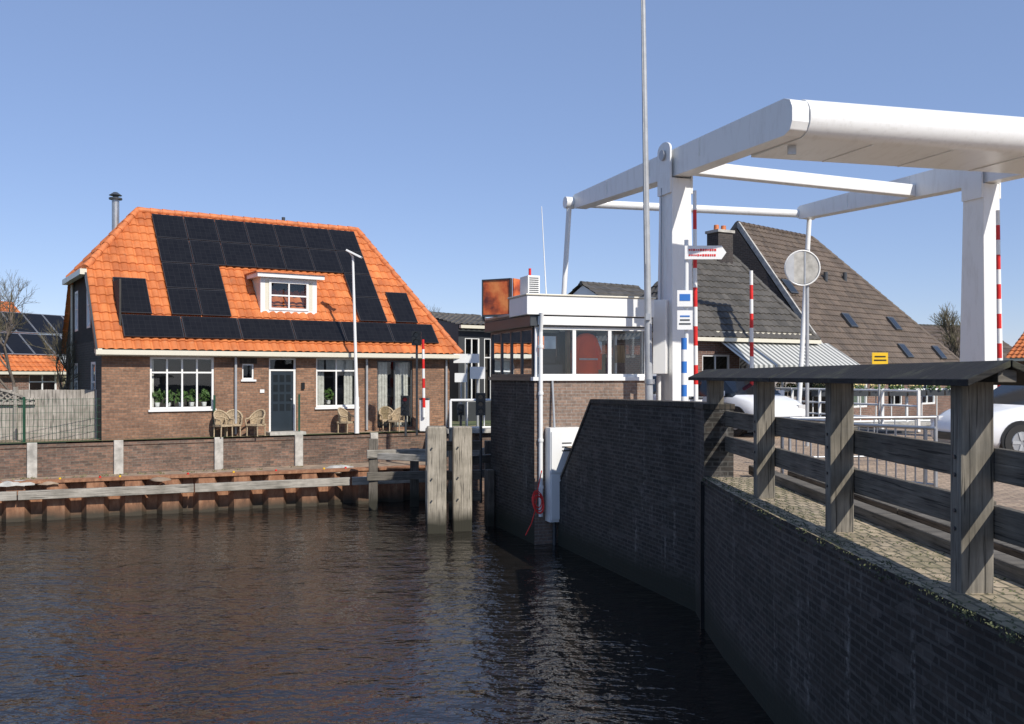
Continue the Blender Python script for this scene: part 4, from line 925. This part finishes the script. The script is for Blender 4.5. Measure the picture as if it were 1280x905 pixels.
# ------------------------------------------------------------ bare trees
def tree(name,p,h,seed,levels=5,r=.14,mat='bark',spread=.55):
    rnd=random.Random(seed); mb=MB()
    def br(P,D,L,R,lv):
        n=3; cur=Vector(P); d=Vector(D)
        pts=[cur.copy()]
        for i in range(n):
            d=(d+Vector([rnd.uniform(-1,1) for _ in range(3)])*.14+Z*.05).normalized(); nxt=cur+d*L/n
            mb.cyl(cur,nxt,R*(1-i/n*.4),R*(1-(i+1)/n*.4),mat if lv>1 else 'twig',6 if lv>2 else 3,False); cur=nxt; pts.append(cur.copy())
        if lv==0: return
        k=rnd.randint(3,4) 
        for j in range(k):
            s=pts[-1] if j<2 else pts[rnd.randint(1,3)]
            q=Vector([rnd.uniform(-1,1) for _ in range(3)]); q=(q-d*q.dot(d)).normalized()
            br(s,(d+q*rnd.uniform(spread*.6,spread*1.3)).normalized(),L*rnd.uniform(.62,.8),R*.6,lv-1)
    br(Vector(p),Z,h*.3,r,levels); mb.done(name,fix=False)
tree('bare_tree',V(-14.6,27.6,LZ),5.3,3,6,.075); tree('bare_tree',V(-17.2,30,LZ),5.6,5,6,.085); tree('bare_tree',V(-14.3,29.6,LZ),4.2,15,5,.06)
tree('bare_tree',V(*xy(530,48),LZ),5.9,8,6,.14); tree('bare_tree',V(*xy(578,58),LZ),6.4,9,5,.14)
tree('bare_tree',V(*xy(1198,55),LZ),6.4,10,6,.16,'bark',.4); tree('bare_tree',V(*xy(1212,70),LZ),7,12,5,.18)
mb=MB()
for i in range(70):
    x=-150+i*4.5+random.uniform(-2,2); y=125+random.uniform(-8,8); h=random.uniform(3,6)
    for k in range(10): clump(mb,V(x+random.uniform(-2.5,2.5),y,LZ+h*random.random()),1.3,18,'twig',.5)
mb.done('distant_tree_line',fix=False)

# ------------------------------------------------------------ light, sky, camera
el=math.radians(40); az=math.radians(143)
w=bpy.data.worlds.new('World'); scene.world=w; w.use_nodes=True; nt=w.node_tree; bgn=nt.nodes['Background']
sk=nt.nodes.new('ShaderNodeTexSky'); sk.sky_type='NISHITA'; sk.sun_disc=False; sk.sun_elevation=el; sk.sun_rotation=az; sk.air_density=1.0; sk.dust_density=.1; sk.ozone_density=3.0; sk.altitude=900
tn=mixc(nt,1.0,sk.outputs[0],(1.0,.92,1.0),'MULTIPLY'); tn=mixc(nt,.5,tn,(1.9,2.75,4.6)); nt.links.new(tn,bgn.inputs[0]); bgn.inputs[1].default_value=.145
sd=bpy.data.lights.new('sun','SUN'); sd.energy=4.8; sd.angle=math.radians(.53); sd.color=(1,.94,.85); so=bpy.data.objects.new('sun',sd); scene.collection.objects.link(so)
to=Vector((math.sin(az)*math.cos(el),math.cos(az)*math.cos(el),math.sin(el))); so.rotation_euler=to.to_track_quat('Z','Y').to_euler(); so.location=to*50
cd=bpy.data.cameras.new('camera'); cam=bpy.data.objects.new('camera',cd); scene.collection.objects.link(cam); scene.camera=cam
cam.location=(0,0,CZ); cam.rotation_euler=(math.pi/2,0,0); cd.sensor_width=36; cd.lens=FL/1280*36; cd.shift_y=(HY-452.5)/1280; cd.clip_end=3000; cd.clip_start=.05
scene.view_settings.view_transform='Standard'; scene.view_settings.look='None'; scene.view_settings.exposure=0
